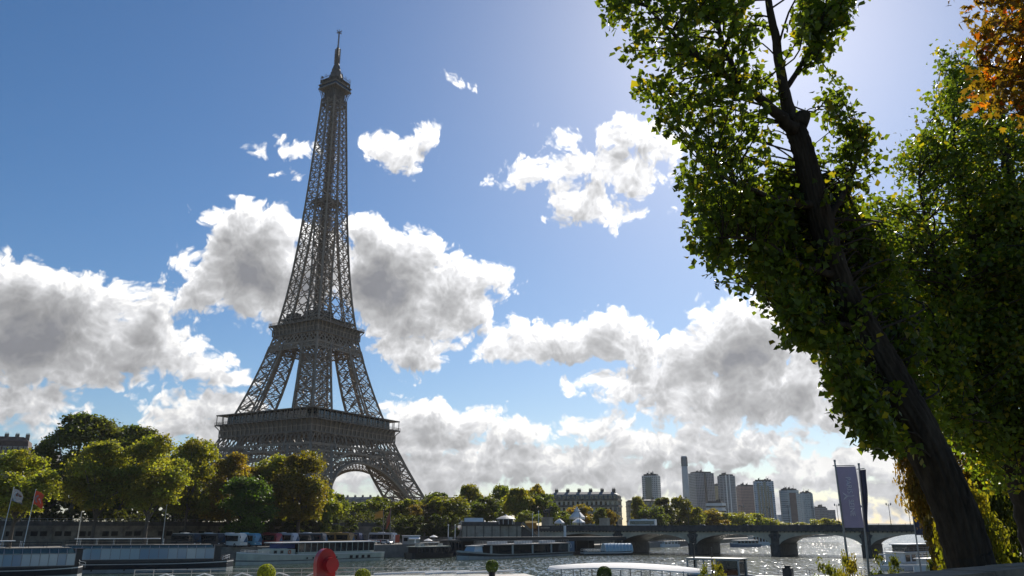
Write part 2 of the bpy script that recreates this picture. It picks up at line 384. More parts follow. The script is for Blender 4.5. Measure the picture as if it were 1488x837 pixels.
gb.add([(-12000, 2420, 8.0), (12000, 2420, 8.0), (14000, 14000, 12), (-14000, 14000, 12), (-12000, 2420, -3), (12000, 2420, -3)], [(0, 1, 2, 3), (4, 5, 1, 0)])
tag(gb.build('ground', M_ground), kind='structure')
qb = MB()
qb.prism([(p[0], p[1]) for p in QL] + [(12, 385.8), (-26, 363.7)] + [(x, y - .3) for x, y in WL[::-1][2:-1]], -3, QZ)
tag(qb.build('left_quay', M_cobble), kind='structure')
qb = MB(); qb.prism([(-70, -70), (-12, -8), (1, 15), (49, 102), (99, 188), (149, 274.8), (157.8, 250), (69.8, 100.2), (21.8, 28.2), (7.7, 13.2), (4.3, 10.2), (-9.2, -2), (-40, -60)], -3, 2.5)
tag(qb.build('right_quay', M_cobble), kind='structure')
qb = MB()      # quay downstream of the bridge
qb.prism([(36, 366), (455, 1176), (444, 1183.2), (31, 388.5)], -3, 2.6)
tag(qb.build('downstream_quay', M_cobble), kind='structure')
# hills on the horizon
rnd = random.Random(3)
def ridge(name, px0, px1, Y, ytop, amp, col, depth, seed):
    r = random.Random(seed); n = 60; b = MB(); rows = []
    ph = [r.uniform(0, 6.3) for _ in range(4)]
    for j, (fy, fz) in enumerate(((0, 0), (0.15, 0.7), (0.3, 0.95), (0.5, 1.0), (1, 0.6))):
        row = []
        for i in range(n):
            px = px0 + (px1 - px0) * i / (n - 1); q = at(px, ytop, Y)
            u = i / (n - 1); e = min(1, 8 * u, 8 * (1 - u))
            h = (q.z - 6) * e + amp * (math.sin(9 * u + ph[0]) + .6 * math.sin(23 * u + ph[1]) + .3 * math.sin(57 * u + ph[2])) * e
            row.append((q.x * (1 + fy * depth / Y), Y + fy * depth, 5 + max(0.5, h * fz)))
        rows.append(row)
    b.loft(rows, cap=False, closed=False)
    return tag(b.build(name, mat(name + '_woods', col, 0.95, var=0.4, vscale=0.01), smooth=True), kind='structure')
ridge('hills', 1090, 1700, 5200, 757.5, 6, (0.05, 0.06, 0.045), 1500, 3)
ridge('hills', 560, 760, 5600, 762, 4, (0.05, 0.06, 0.045), 1500, 5)

# ------------------------------------------------------------------ left embankment wall
ew = thing('embankment_wall', 'long dark mottled stone wall along the far quay, behind the coaches and left-hand trees', 'wall')
b = MB(); b2 = MB(); b3 = MB()
segs = [(-1500, 130)] + WL[1:7]
open_mesh = MB().bb(-1.0, 1.0, -0.06, 0.0, -0.75, 0.75).mesh('opening', M_void)
for (x0, y0), (x1, y1) in zip(segs, segs[1:]):
    d = Vector((x1 - x0, y1 - y0, 0)); l = d.length; d /= l; n = Vector((d.y, -d.x, 0)); rz = math.atan2(d.y, d.x)
    c = Vector(((x0 + x1) / 2, (y0 + y1) / 2, 0)) + n * 0.45
    b.box((c.x, c.y, 6.8), (l, 0.9, 7.2), 0, rz)
    c2 = c + n * 0.12; b2.box((c2.x, c2.y, 10.65), (l, 1.1, 0.5), 0, rz)
    b2.box((c.x, c.y, 11.35), (l, 0.6, 0.9), 0, rz)
    # buttress strips
    k = int(l // 7)
    if l < 300:
        for i in range(k):
            q = Vector((x0, y0, 0)) + d * (3 + i * 7) + n * 1.05
            b3.box((q.x, q.y, 6.7), (0.9, 0.3, 7.0), 0, rz)
            if -190 < q.x < -100:
                r_ = Vector((x0, y0, 0)) + d * (6.5 + i * 7) + n * 0.92
                for sx in (-1.35, 1.35):
                    o = link('opening', open_mesh, ew, (r_.x + d.x * sx, r_.y + d.y * sx, 7.9), rz)
b.build('wall_face', M_stone, ew); b2.build('coping', M_dirty, ew); b3.build('buttresses', M_stone, ew)

# railing of the upper street
ra = thing('street_railing', 'thin pale metal railing along the top of the far embankment wall', 'railing')
bp_, br = MB(), MB()
for (x0, y0), (x1, y1) in zip(segs[1:], segs[2:]):
    d = Vector((x1 - x0, y1 - y0, 0)); l = d.length; d /= l; k = int(l // 2.5); n = Vector((-d.y, d.x, 0)) * 1.2
    for i in range(k + 1):
        q = Vector((x0, y0, ULZ)) + d * (l * i / k) + n; bp_.bar(q, q + Vector((0, 0, 2.3)), 0.09)
    for h in (1.7, 2.28): br.bar(Vector((x0, y0, ULZ + h)) + n, Vector((x1, y1, ULZ + h)) + n, 0.09)
tag(bp_.build('posts', M_steel, ra), kind='stuff'); br.build('rails', M_steel, ra)

# stone bastion, stairs and abutment left of the bridge
A0, A1 = at(672, 770, 338), at(757, 770, 344)
bt = thing('stone_bastion', 'massive pale stone terrace wall under the round kiosk, left of the bridge', 'wall')
d = Vector((A1.x - A0.x, A1.y - A0.y, 0)); l = d.length; d /= l; rz = math.atan2(d.y, d.x); n = Vector((d.y, -d.x, 0)); c = (A0 + A1) / 2 - n * 6
b = MB(); b.box((c.x, c.y, 6.9), (l, 12, 7.4), 0, rz)
b.build('wall_face', M_stone2, bt)
b = MB(); b.box((c.x, c.y, 10.9), (l + .6, 12.6, 0.6), 0, rz)
for h, t in ((11.7, 0.5),):
    q = c + n * 5.8; b.box((q.x, q.y, h), (l + .4, t, 1.0), 0, rz)
b.build('parapet', M_dirty, bt)
b = MB()
for i in range(7):
    q = A0 + d * (l * (i + .5) / 7) + n * 0.12; b.box((q.x, q.y, 6.9), (0.5, 0.3, 7.3), 0, rz)
b.build('pilasters', M_stone, bt)
st = thing('quay_stairs', 'dark stone flight of steps between the bastion and the bridge', 'stairs')
S0 = Vector((A1.x + .3, A1.y, 0)); b = MB()
for i in range(22):
    w_ = 7.5; x = S0.x + 8.2 - i * 0.37
    b.bb(x - .37, x, S0.y + 1, S0.y + 1 + w_, 3.2, 3.2 + (i + 1) * 0.35)
b.build('steps', M_dirty, st)
b = MB(); b.extr([(S0.y + .4, 3.2), (S0.y + .8, 3.2), (S0.y + .8, 4.2), (S0.y + .4, 4.2)], S0.x + 8, S0.x + 8.6)
b.bar((S0.x + 8.4, S0.y + .6, 4.2), (S0.x + .2, S0.y + .6, 12.0), 0.35, h=0.9)
b.build('side_wall', M_stone, st)

# ------------------------------------------------------------------ the bridge
PV, PU = Vector((.866, -.5, 0)), Vector((.5, .866, 0)); P1 = Vector((42.9, 336, 0))
BO = P1 - PV * 29.5; BRZ = math.atan2(-.5, .866)
bw = 30.0
br_ = thing('stone_arch_bridge', 'long low stone bridge of five flat arches crossing the river', 'bridge', BO, BRZ)
def arch_z(x):          # underside height at local x
    for k in range(5):
        x0 = k * 31.0; 
        if x0 <= x <= x0 + 28: t = (x - x0 - 14) / 14; return 3.7 + 3.9 * math.sqrt(max(0, 1 - t * t)) ** 1.15
    return None
b = MB(); vs_ = [MB() for _ in range(5)]
xs = sorted(set([k * 31 + 14 - 14 * math.cos(math.pi * i / 28) for k in range(5) for i in range(29)]))
ZT = 8.7
for a, e in zip(xs, xs[1:]):
    m_ = arch_z((a + e) / 2)
    if m_ is None: continue
    za, ze = arch_z(a), arch_z(e)
    for y, fl in ((0, 0), (bw, 1)):
        f = [(0, 1, 2, 3)] if not fl else [(3, 2, 1, 0)]
        b.add([(a, y, za), (e, y, ze), (e, y, ZT), (a, y, ZT)], f, 0)
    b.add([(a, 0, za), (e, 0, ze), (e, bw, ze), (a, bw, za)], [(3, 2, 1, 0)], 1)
    # arch ring standing 12 cm proud
    t = 0.75
    vs_[int((a + e) / 2 // 31)].add([(a, -.12, za), (e, -.12, ze), (e, -.12, ze + t), (a, -.12, za + t), (a, 0, za), (e, 0, ze), (e, 0, ze + t), (a, 0, za + t)],
             [(0, 1, 2, 3), (3, 2, 6, 7), (1, 0, 4, 5)])
M_brs = mat('bridge_stone', (0.56, 0.48, 0.355), 0.85, var=0.25, vscale=0.35, bump=0.2, bscale=3, stain=(0.36, 0.31, 0.23))
b.build('arches', [M_brs, M_soffit], br_); [v.build('arch_ring', M_brs, br_) for v in vs_]
for k in range(4):
    x0 = k * 31 + 28; p = MB()
    p.bb(x0 + .02, x0 + 2.98, 0, bw, -2, ZT)
    pl = [(x0 - .3, 0.2)] + [(x0 + 1.5 - 1.8 * math.cos(t), -2.4 * math.sin(t)) for t in [math.pi * i / 10 for i in range(1, 10)]] + [(x0 + 3.3, .2), (x0 + 3.3, bw + .4), (x0 - .3, bw + .4)]
    p.prism(pl, -2, 3.5); p.prism([(x + (0.12 if x > x0 + 1.5 else -.12), y - .12 if y < bw / 2 else y + .12) for x, y in pl], 3.5, 3.95)
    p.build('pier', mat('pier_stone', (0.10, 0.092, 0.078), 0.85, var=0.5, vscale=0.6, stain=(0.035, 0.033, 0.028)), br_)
    e = MB(); cx = x0 + 1.5; rg = []
    for i in range(15):
        t = 2 * math.pi * i / 14; rg.append((cx + 1.15 * math.cos(t), -.3, 6.3 + 1.25 * math.sin(t)))
    e.tube(rg, 0.3, 6)
    e.ell((cx, -.3, 6.4), (.5, .28, .95), 8, 6)
    for s_ in (-1, 1):
        e.add([(cx + s_ * .3, -.35, 6.9), (cx + s_ * 1.5, -.3, 7.7), (cx + s_ * 2.3, -.2, 7.3), (cx + s_ * 1.8, -.25, 6.4), (cx + s_ * .8, -.35, 5.6),
               (cx + s_ * .3, -.02, 6.9), (cx + s_ * 1.5, -.02, 7.7), (cx + s_ * 2.3, -.02, 7.3), (cx + s_ * 1.8, -.02, 6.4), (cx + s_ * .8, -.02, 5.6)],
              [(0, 1, 2, 3, 4), (9, 8, 7, 6, 5), (0, 5, 6, 1), (1, 6, 7, 2), (2, 7, 8, 3), (3, 8, 9, 4)])
    e.build('wreath_emblem', M_dirty, br_)
for x0, x1 in ((-9, 0), (152, 168)):
    MB().bb(x0, x1 - .01, -.4, bw + .4, -2, ZT).build('abutment', M_brs, br_)
MB().bb(-9, 168, -.1, bw + .1, ZT + .004, 9.6).build('deck', M_asph, br_)
c_ = MB()
for y in (-.1, bw + .1):
    s_ = -1 if y < 1 else 1
    c_.bb(-9, 168, min(y, y + s_ * .75), max(y, y + s_ * .75), 8.55, 9.0); c_.bb(-9, 168, min(y, y + s_ * .4), max(y, y + s_ * .4), 9.0, 9.5)
    for i in range(118): c_.bb(-8.5 + i * 1.5, -8.1 + i * 1.5, min(y, y + s_ * .6), max(y, y + s_ * .6), 8.2, 8.55)
c_.build('cornice', M_dirty, br_)
c_ = MB()
for y in (-.25, bw + .25):
    c_.bb(-9, 168, y - .2, y + .2, 9.5, 9.7); c_.bb(-9, 168, y - .22, y + .22, 10.45, 10.75); c_.bb(-9, 168, y - .1, y + .1, 9.7, 10.45)
    for i in range(30): c_.bb(-8.5 + i * 6, -7.7 + i * 6, y - .25, y + .25, 9.7, 10.45)
c_.build('parapet', M_dirty, br_)
def bl(x, y, z=0): return BO + PV * x + PU * y + Vector((0, 0, z))

# pedestals and statue at the bridge's left end
for nm, (x, y), lab, statue in (('statue_pedestal', (-3.5, 1.5), 'pale stone pedestal carrying a dark horseman statue at the bridge end', 1), ('stone_pedestal', (9, bw + 4), 'bare pale stone block right of the white carousel canopies', 0)):
    q = bl(x, y, 0); t = thing(nm, lab, 'pedestal', (q.x, q.y, 9.6), BRZ)
    MB().box((0, 0, 2.1), (3.6, 3.6, 4.2)).box((0, 0, 4.4), (4.1, 4.1, 0.4)).box((0, 0, .3), (4.2, 4.2, .6)).build('block', M_stone2, t)
    if statue:
        s_ = thing('horseman_statue', 'dark stone statue of a warrior beside a horse on the left bridge pedestal', 'statue', (q.x, q.y, 14.2), BRZ)
        h = MB()
        h.tube([(-1.5, 0, 2.5), (-.6, 0, 2.6), (.5, 0, 2.65), (1.1, 0, 2.9), (1.5, 0, 3.6), (1.8, 0, 4.3), (2.3, 0, 4.2), (2.7, 0, 3.8)], [.35, .75, .7, .65, .45, .36, .3, .18], 8)
        for x_, yy in ((-1.1, .35), (-1.1, -.35), (.9, .35), (.95, -.35)): h.tube([(x_, yy, 2.5), (x_ + .1, yy, 1.3), (x_ - .05, yy, 0)], [.3, .17, .13], 6)
        h.tube([(-1.6, 0, 2.7), (-2.0, 0, 2.0), (-2.0, 0, 1.1)], [.2, .16, .05], 6)
        h.build('horse', M_dirty, s_, smooth=True)
        h = MB()
        h.tube([(.3, -1.0, 0), (.35, -1.0, 1.2), (.4, -.95, 1.7)], [.14, .18, .22], 6); h.tube([(-.1, -1.0, 0), (.1, -1.0, 1.2), (.3, -.95, 1.7)], [.14, .18, .22], 6)
        h.tube([(.35, -.95, 1.6), (.35, -.95, 2.2), (.35, -.95, 2.75), (.35, -.95, 2.95), (.35, -.95, 3.15), (.35, -.95, 3.45)], [.26, .28, .36, .13, .2, .12], 8)
        h.tube([(.6, -.9, 2.75), (1.0, -.6, 2.7), (1.3, -.2, 3.1)], [.12, .1, .08], 6)
        h.build('warrior', M_dirty, s_, smooth=True)

# lamps along both parapets
def make_lamp(h=8.2):
    t = thing('street_lamp', 'tall dark lamp post standing along the bridge parapet', 'lamp post', group='lamp posts along the bridge')
    MB().lathe([(.3, 0), (.28, .5), (.14, .9), (.1, 2.5), (.075, h)], n=8).build('post', M_dark, t)
    MB().bar((-.7, 0, h - .5), (.7, 0, h - .5), 0.08).build('cross_arm', M_dark, t)
    for x in (-.7, .7): MB().lathe([(.05, 0), (.2, .15), (.24, .5), (.1, .75), (.02, .9)], (x, 0, h - .5), 8).build('lantern', M_steel, t)
    return t
lamp0 = make_lamp(); first = True
for y in (1.2, bw - 1.2):
    for i in range(9):
        q = bl(12 + i * 17 + (4 if y > 2 else 0), y, 9.6)
        if first: lamp0.location = q; lamp0.rotation_euler.z = BRZ; first = False
        else: dup(lamp0, q, BRZ)

# ------------------------------------------------------------------ the iron tower
TWX, TWY, TWZ = -116.2, 459.0, 7.2
tower = thing('iron_lattice_tower', 'very tall brown iron lattice tower tapering to an antenna, rising behind the trees', 'tower', (TWX, TWY, TWZ), BRZ)
HP = [0, 8, 16, 25, 35, 45, 57, 64, 75, 86, 97, 109, 119, 135, 150, 165, 180, 195, 211, 227, 246, 265, 276]
WP = [58.5, 53.8, 49.3, 44.9, 40.3, 36.2, 31.9, 29.4, 25.9, 22.8, 20.0, 17.4, 15.6, 13.5, 12.0, 10.8, 9.8, 9.0, 8.2, 7.5, 6.6, 5.7, 5.3]
LWH = [0, 57, 64, 109, 119, 150, 190, 300]; LWV = [17.2, 15.2, 14.6, 10.2, 9.2, 8.6, 9.0, 9.0]
tw = lambda h: float(np.interp(h, HP, WP))
tl = lambda h: min(float(np.interp(h, LWH, LWV)), tw(h))
def corners(h, sx, sy):
    o = tw(h); i = o - tl(h)
    return [np.array((sx * a, sy * c, h)) for a, c in ((o, o), (i, o), (i, i), (o, i))]
def lattice(b, A, B, C, D, w, sub=1):
    """X bracing in the quad A B (bottom) D C (top: D above A)"""
    b.bar(A, C, w); b.bar(B, D, w)
def leg(b, h0, h1, n, sx, sy, wc, wb, thin, faces=(0, 1, 2, 3), ratio=0.93, fine=True):
    hs = [h0]; st_ = 1.0; seq = [ratio ** i for i in range(n)]; tot = sum(seq)
    for s_ in seq: hs.append(hs[-1] + (h1 - h0) * s_ / tot)
    for a, e in zip(hs, hs[1:]):
        c0, c1 = corners(a, sx, sy), corners(e, sx, sy)
        for k in range(4): b.bar(c0[k], c1[k], wc)
        for k in faces:
            j = (k + 1) % 4
            b.bar(c1[k], c1[j], wb); b.bar(c0[k], c1[j], wb); b.bar(c0[j], c1[k], wb)
            if fine:
                m0, m1 = (c0[k] + c1[k]) / 2, (c0[j] + c1[j]) / 2
                b.bar(m0, m1, thin); q0, q1 = (c0[k] + c0[j]) / 2, (c1[k] + c1[j]) / 2
                for p, q in ((m0, q0), (m0, q1), (m1, q0), (m1, q1)): b.bar(p, q, thin)
                b.bar(q0, q1, thin)
for sx in (-1, 1):
    for sy in (-1, 1):
        b = MB(); leg(b, 0, 44.4, 5, sx, sy, 1.4, 0.55, 0.28)
        c = corners(0, sx, sy); cc = sum(c) / 4
        b.build('lower_leg', M_iron, tower)
        MB().box((cc[0], cc[1], 0.8), (32, 32, 3.0)).build('stone_footing', M_stone2, tower)
        b = MB(); leg(b, 58, 104, 6, sx, sy, 1.1, 0.42, 0.2)
        # inclined lift track and stair flights inside the leg
        for u_ in (0.42, 0.58):
            p = [corners(h, sx, sy) for h in (58, 104)]
            b.bar(p[0][2] * (1 - u_) + p[0][0] * u_, p[1][2] * (1 - u_) + p[1][0] * u_, 0.9)
        for i in range(11):
            ha, hb = 58 + i * 4.1, 58 + (i + 1) * 4.1; ca, cb_ = corners(ha, sx, sy), corners(hb, sx, sy)
            b.bar(ca[i % 2 * 2] * .7 + ca[(i % 2 * 2 + 1)] * .3, cb_[(i % 2) * 2 + 1] * .7 + cb_[i % 2 * 2] * .3, 0.7)
        b.build('middle_leg', M_iron, tower)
def faces4(fn):
    """call fn(T) for each of the four faces; T maps (along, out, h) to a point"""
    for k in range(4):
        ca, sa = round(math.cos(k * math.pi / 2)), round(math.sin(k * math.pi / 2))
        yield lambda a, o, h, ca=ca, sa=sa: np.array((a * ca + o * sa, a * sa - o * ca, h))
def band(b, T, h0, h1, n, wch, wd, dbl=True, verts=True, out=None):
    """lattice girder across a face between heights h0 and h1"""
    w0, w1 = tw(h0), tw(h1); o0, o1 = (w0, w1) if out is None else out
    b.bar(T(-w0, o0, h0), T(w0, o0, h0), wch); b.bar(T(-w1, o1, h1), T(w1, o1, h1), wch)
    for i in range(n):
        u0, u1 = -1 + 2 * i / n, -1 + 2 * (i + 1) / n
        b.bar(T(u0 * w0, o0, h0), T(u1 * w1, o1, h1), wd); b.bar(T(u1 * w0, o0, h0), T(u0 * w1, o1, h1), wd)
        if dbl:
            um = (u0 + u1) / 2; hm, om, wm = (h0 + h1) / 2, (o0 + o1) / 2, (w0 + w1) / 2
            for p in ((um * w0, o0, h0), (um * w1, o1, h1)):
                b.bar(T(*p), T(u0 * wm, om, hm), wd); b.bar(T(*p), T(u1 * wm, om, hm), wd)
# decorative arches and first-storey girders
for T in faces4(None):
    b = MB(); N_ = 44; hc0 = -1.9; r0, r1 = 38.3, 43.4
    fo = lambda h: tw(max(h, 0)) - 0.2
    def ap(r, t): h = hc0 + r * math.sin(t); return T(r * math.cos(t), fo(h), h)
    def ai(r, t): h = hc0 + r * math.sin(t); return T(r * math.cos(t), fo(h) - 2.4, h)
    for i in range(N_):
        t0, t1 = math.pi * (0.06 + 0.88 * i / N_), math.pi * (0.06 + 0.88 * (i + 1) / N_)
        b.bar(ap(r0, t0), ap(r0, t1), 1.2); b.bar(ap(r1, t0), ap(r1, t1), 1.0); b.bar(ai(r0, t0), ai(r0, t1), 0.8)
        b.bar(ap(r0, t0), ap(r1, t0), 0.55); b.bar(ap(r0 + 2.6, t0), ap(r0 + 2.6, t1), 0.45)
        b.bar(ap(r0, t0), ap(r0 + 2.6, t1), 0.3); b.bar(ap(r0, t1), ap(r0 + 2.6, t0), 0.3)
        b.bar(ap(r0, t0), ai(r0, t0), 0.4); b.bar(ap(r0, t0), ai(r0, t1), 0.3)
        # rounded openings above the ring
        if 0.18 < i / N_ < 0.82 and hc0 + r1 * math.sin(t0) < 40.4: 
            x = r1 * math.cos(t0)
            b.bar(ap(r1, t0), T(x, tw(40.8), 40.8), 0.45)
            b.bar(T(x, tw(40.8), 40.5), ap(r1, t1), 0.3)
    b.build('arch', M_iron, tower)
    g = MB()
    band(g, T, 41.0, 44.3, 24, 0.8, 0.36, dbl=False); band(g, T, 44.6, 51, 22, 1.0, 0.46, dbl=False)
    for u in np.linspace(-1, 1, 9): g.bar(T(u * tw(41), tw(41) + .1, 41), T(u * tw(51), tw(51) + .1, 51), 0.85 if abs(u) > .9 or abs(abs(u) - .5) < .1 else .5)
    # inner girder behind, seen through the lattice
    w_ = 19.0
    for h0, h1 in ((42.5, 50),):
        g.bar(T(-tw(44), w_, h0), T(tw(44), w_, h0), 0.9); g.bar(T(-tw(44), w_, h1), T(tw(44), w_, h1), 0.9)
        for i in range(12):
            a, e = -tw(44) + 2 * tw(44) * i / 12, -tw(44) + 2 * tw(44) * (i + 1) / 12
            g.bar(T(a, w_, h0), T(e, w_, h1), .5); g.bar(T(e, w_, h0), T(a, w_, h1), .5)
    g.build('lattice_girder', M_iron, tower)
def ring(b, ho, hi, z0, z1, m=0):
    b.bb(-ho, ho, -ho, -hi, z0, z1, m); b.bb(-ho, ho, hi, ho, z0, z1, m); b.bb(-ho, -hi, -hi, hi, z0, z1, m); b.bb(hi, ho, -hi, hi, z0, z1, m)
def gallery(name, hb, hd, wb, wd, ribs, rail, hi):
    """bracketed gallery: cove from half width wb at hb to wd at hd"""
    t_ = MB(); o = wb - .5
    t_.loft([[(-o, -o, hb), (o, -o, hb), (o, o, hb), (-o, o, hb)], [(-o - .6, -o - .6, hd - .6), (o + .6, -o - .6, hd - .6), (o + .6, o + .6, hd - .6), (-o - .6, o + .6, hd - .6)]], cap=False)
    ring(t_, wd, hi, hd - .6, hd); ring(t_, wb + .2, wb - 1.2, hb - .4, hb + .4)
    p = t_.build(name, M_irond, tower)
    r_ = MB()
    for T in faces4(None):
        for i in range(ribs + 1):
            a = -1 + 2 * i / ribs
            r_.bar(T(a * wb, wb - .1, hb), T(a * wb, wb + .1, hb + (hd - hb) * .55), 0.55); r_.bar(T(a * wb, wb + .1, hb + (hd - hb) * .55), T(a * wd, wd - .1, hd - .5), 0.5)
        r_.bar(T(-wb, wb + .1, hb + (hd - hb) * .45), T(wb, wb + .1, hb + (hd - hb) * .45), 0.35)
    r_.build('brackets', M_iron, p)
    r_ = MB()
    for T in faces4(None):
        for h in (.6, 1.3): r_.bar(T(-wd, wd - .1, hd + h), T(wd, wd - .1, hd + h), 0.14)
        for i in range(rail): a = -wd + 2 * wd * i / rail; r_.bar(T(a, wd - .1, hd), T(a, wd - .1, hd + 1.3), 0.14)
    r_.build('railing', M_iron, p)
    return p
g1 = gallery('first_platform', 51, 57.8, 34.6, 36.7, 20, 60, 16)
pv = MB()
for T in faces4(None):
    p, q = T(-30, 33.5, 58), T(30, 26, 62)
    pv.bb(min(p[0], q[0]), max(p[0], q[0]), min(p[1], q[1]), max(p[1], q[1]), 57.81, 62.6)
pv.build('pavilions', M_glassd, g1)
cn = MB(); ring(cn, 36.4, 20, 62.7, 63.3)
cn.build('canopy', M_irond, g1)
ps = MB()
for T in faces4(None):
    for i in range(17): a = -36 + 72 * i / 16; ps.bar(T(a, 36, 57.8), T(a, 36, 62.7), 0.3)
    for i in range(25): a = -30 + 60 * i / 24; ps.bar(T(a, 33.55, 57.8), T(a, 33.55, 62.6), 0.22)
    ps.bar(T(-30, 33.55, 60.2), T(30, 33.55, 60.2), 0.2)
ps.build('canopy_posts', M_iron, g1)
# second storey
g = MB()
for T in faces4(None):
    band(g, T, 101, 104, 16, 0.7, 0.3, dbl=True); band(g, T, 104, 110.2, 6, 0.9, 0.5, dbl=True)
    for u in np.linspace(-1, 1, 7): g.bar(T(u * tw(101), tw(101) + .05, 101), T(u * tw(110.2), tw(110.2) + .05, 110.2), 0.6)
    w_ = tw(104) - tl(104)
    for h0, h1 in ((102.4, 109),):
        g.bar(T(-w_ * 1.6, w_, h0), T(w_ * 1.6, w_, h0), 0.6); g.bar(T(-w_, w_, h0), T(w_, w_, h1), .5); g.bar(T(w_, w_, h0), T(-w_, w_, h1), .5)
g.build('upper_lattice_girder', M_iron, tower)
g2 = gallery('second_platform', 110.2, 116.3, 17.9, 19.7, 12, 34, 4)
pv = MB(); ring(pv, 14.0, 5, 116.31, 119.6); ring(pv, 15.8, 4, 119.7, 120.2)
pv.bb(-11, -3, -15, -11, 120.2, 123.5); pv.bb(3, 11, -15, -11, 120.2, 123.5); pv.bb(11, 15, -11, -3, 120.2, 123.5); pv.bb(-15, -11, -11, 11, 120.2, 122.5); pv.bb(-5, 5, -5, 5, 116.31, 122)
pv.build('pavilions', M_glassd, g2)
r_ = MB()
for T in faces4(None):
    for i in range(22): a = -15.6 + 31.2 * i / 21; r_.bar(T(a, 15.7, 119.9), T(a, 15.7, 121.6), 0.12)
    r_.bar(T(-15.6, 15.7, 121.6), T(15.6, 15.7, 121.6), .14)
r_.build('upper_railing', M_iron, g2)
# upper shaft
b = MB(); hs = [116.0]
while hs[-1] < 268: hs.append(hs[-1] + 1.02 * max(4.6, tl(hs[-1]) * 0.92 - 1.0 * (hs[-1] > 190) - (hs[-1] > 225)))
hs[-1] = 270
for T in faces4(None):
    for a, e in zip(hs, hs[1:]):
        w0, w1 = tw(a), tw(e); i0, i1 = w0 - tl(a), w1 - tl(e)
        merged = i0 < 0.35
        wc = 0.95 if a < 190 else 0.8; wd = 0.42 if a < 200 else 0.36
        b.bar(T(-w0, w0, a), T(-w1, w1, e), wc)
        cols0 = [-w0, -i0, i0, w0] if not merged else [-w0, 0, w0]; cols1 = [-w1, -i1, i1, w1] if not merged else [-w1, 0, w1]
        cells = [(0, 1), (2, 3)] if not merged else [(0, 1), (1, 2)]
        inner = [1, 2] if not merged else [1]
        for k in inner: b.bar(T(cols0[k], w0, a), T(cols1[k], w1, e), 0.7)
        b.bar(T(-w1, w1, e), T(w1, w1, e), wd)
        for p, q in cells:
            A, B, C, D = T(cols0[p], w0, a), T(cols0[q], w0, a), T(cols1[q], w1, e), T(cols1[p], w1, e)
            b.bar(A, C, wd); b.bar(B, D, wd)
            b.bar((A + D) / 2, (B + C) / 2, wd * .8); b.bar((A + B) / 2, (C + D) / 2, wd * .6)
        # inner faces of the four uprights below the merge
        if not merged:
            for k in (1, 2):
                b.bar(T(cols0[k], i0, a), T(cols1[k], i1, e), 0.6)
                b.bar(T(cols0[k], w0, a), T(cols1[k], i1, e), wd * .8); b.bar(T(cols0[k], i0, a), T(cols1[k], w1, e), wd * .8)
b.build('upper_shaft', M_iron, tower)
b = MB()
for sx, sy in ((-1, -1), (1, -1), (1, 1), (-1, 1)):
    b.bar((sx * 1.5, sy * 1.5, 116), (sx * 1.3, sy * 1.3, 276), 0.55)
h = 116
while h < 274:
    for sx, sy in ((-1, -1), (1, -1), (1, 1), (-1, 1)):
        b.bar((sx * 1.5, sy * 1.5, h), (-sy * 1.5, sx * 1.5, h + 3.2), 0.42); b.bar((sx * 1.5, sy * 1.5, h), (-sy * 1.5, sx * 1.5, h), 0.4)
        b.bar((sx * 2.6, sy * 1.2, h), (sx * 1.2, sy * 2.6, h + 3.2), 0.35)
    h += 3.2
b.bb(-1.0, 1.0, -1.0, 1.0, 150, 274)
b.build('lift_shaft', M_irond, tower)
b = MB(); ring(b, 6.4, 2.2, 196.4, 197.4); ring(b, 6.4, 6.1, 197.4, 198.8)
for T in faces4(None):
    b.bar(T(-6.4, 6.3, 194.2), T(6.4, 6.3, 194.2), .6)
    for a in np.linspace(-6.2, 6.2, 7): b.bar(T(a, 6.3, 194.2), T(a, 6.4, 197), .4)
b.build('intermediate_platform', M_irond, tower)
# summit
b = MB()
for T in faces4(None):
    for a in np.linspace(-1, 1, 9):
        b.bar(T(a * 5.5, 5.4, 263), T(a * 5.6, 5.5, 270), .32); b.bar(T(a * 5.6, 5.5, 270), T(a * 6.2, 6.2, 274), .34); b.bar(T(a * 6.2, 6.2, 274), T(a * 7.4, 7.4, 276.8), .34)
    for s_ in (-1, 1): b.bar(T(s_ * 1.6, 5.6, 276), T(s_ * .3, 5.4, 266), .5)
    b.bar(T(-5.6, 5.6, 266), T(5.6, 5.6, 266), .7); b.bar(T(-5.5, 5.5, 270), T(5.5, 5.5, 270), .5)
b.bb(-4.6, 4.6, -4.6, 4.6, 268, 276.6)
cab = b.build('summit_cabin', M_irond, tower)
b = MB(); b.bb(-7.5, 7.5, -7.5, 7.5, 276.8, 277.6); b.bb(-7.6, 7.6, -7.6, 7.6, 279.4, 280.0); b.build('cabin_floors', M_iron, cab)
b = MB(); b.bb(-7.1, 7.1, -7.1, 7.1, 277.6, 279.4); b.build('cabin_windows', M_glassd, cab)
b = MB(); b.bb(-5.6, 5.6, -5.6, 5.6, 280, 283.2); b.bb(-6.6, 6.6, -6.6, 6.6, 283.2, 283.7)
rr = random.Random(8)
for T in faces4(None):
    for a in np.linspace(-6.6, 6.6, 12): b.bar(T(a, 6.8, 280), T(a, 6.8, 285.5 if int(a * 10) % 3 else 287), .16)
    b.bar(T(-6.8, 6.8, 285), T(6.8, 6.8, 285), .16)
    for _ in range(5):
        a = rr.uniform(-6, 6); p = T(a, rr.uniform(6.8, 8.2), rr.uniform(280, 285)); b.box(p, (.8, .8, rr.uniform(1, 2.4)))
b.box((-8.5, 7.5, 281.5), (.5, .5, 4)); b.bar((-6.8, 6.8, 281), (-8.5, 7.5, 281), .2)
b.bar((5, -5, 281.5), (9.5, -6.5, 281.5), .25)
b.build('equipment_deck', M_irond, cab)
b = MB(); b.lathe([(5.2, 283.7), (4.6, 286.5), (3.4, 289.5), (2.6, 291), (2.6, 293), (1.9, 294.5), (1.5, 297.5)], n=8)
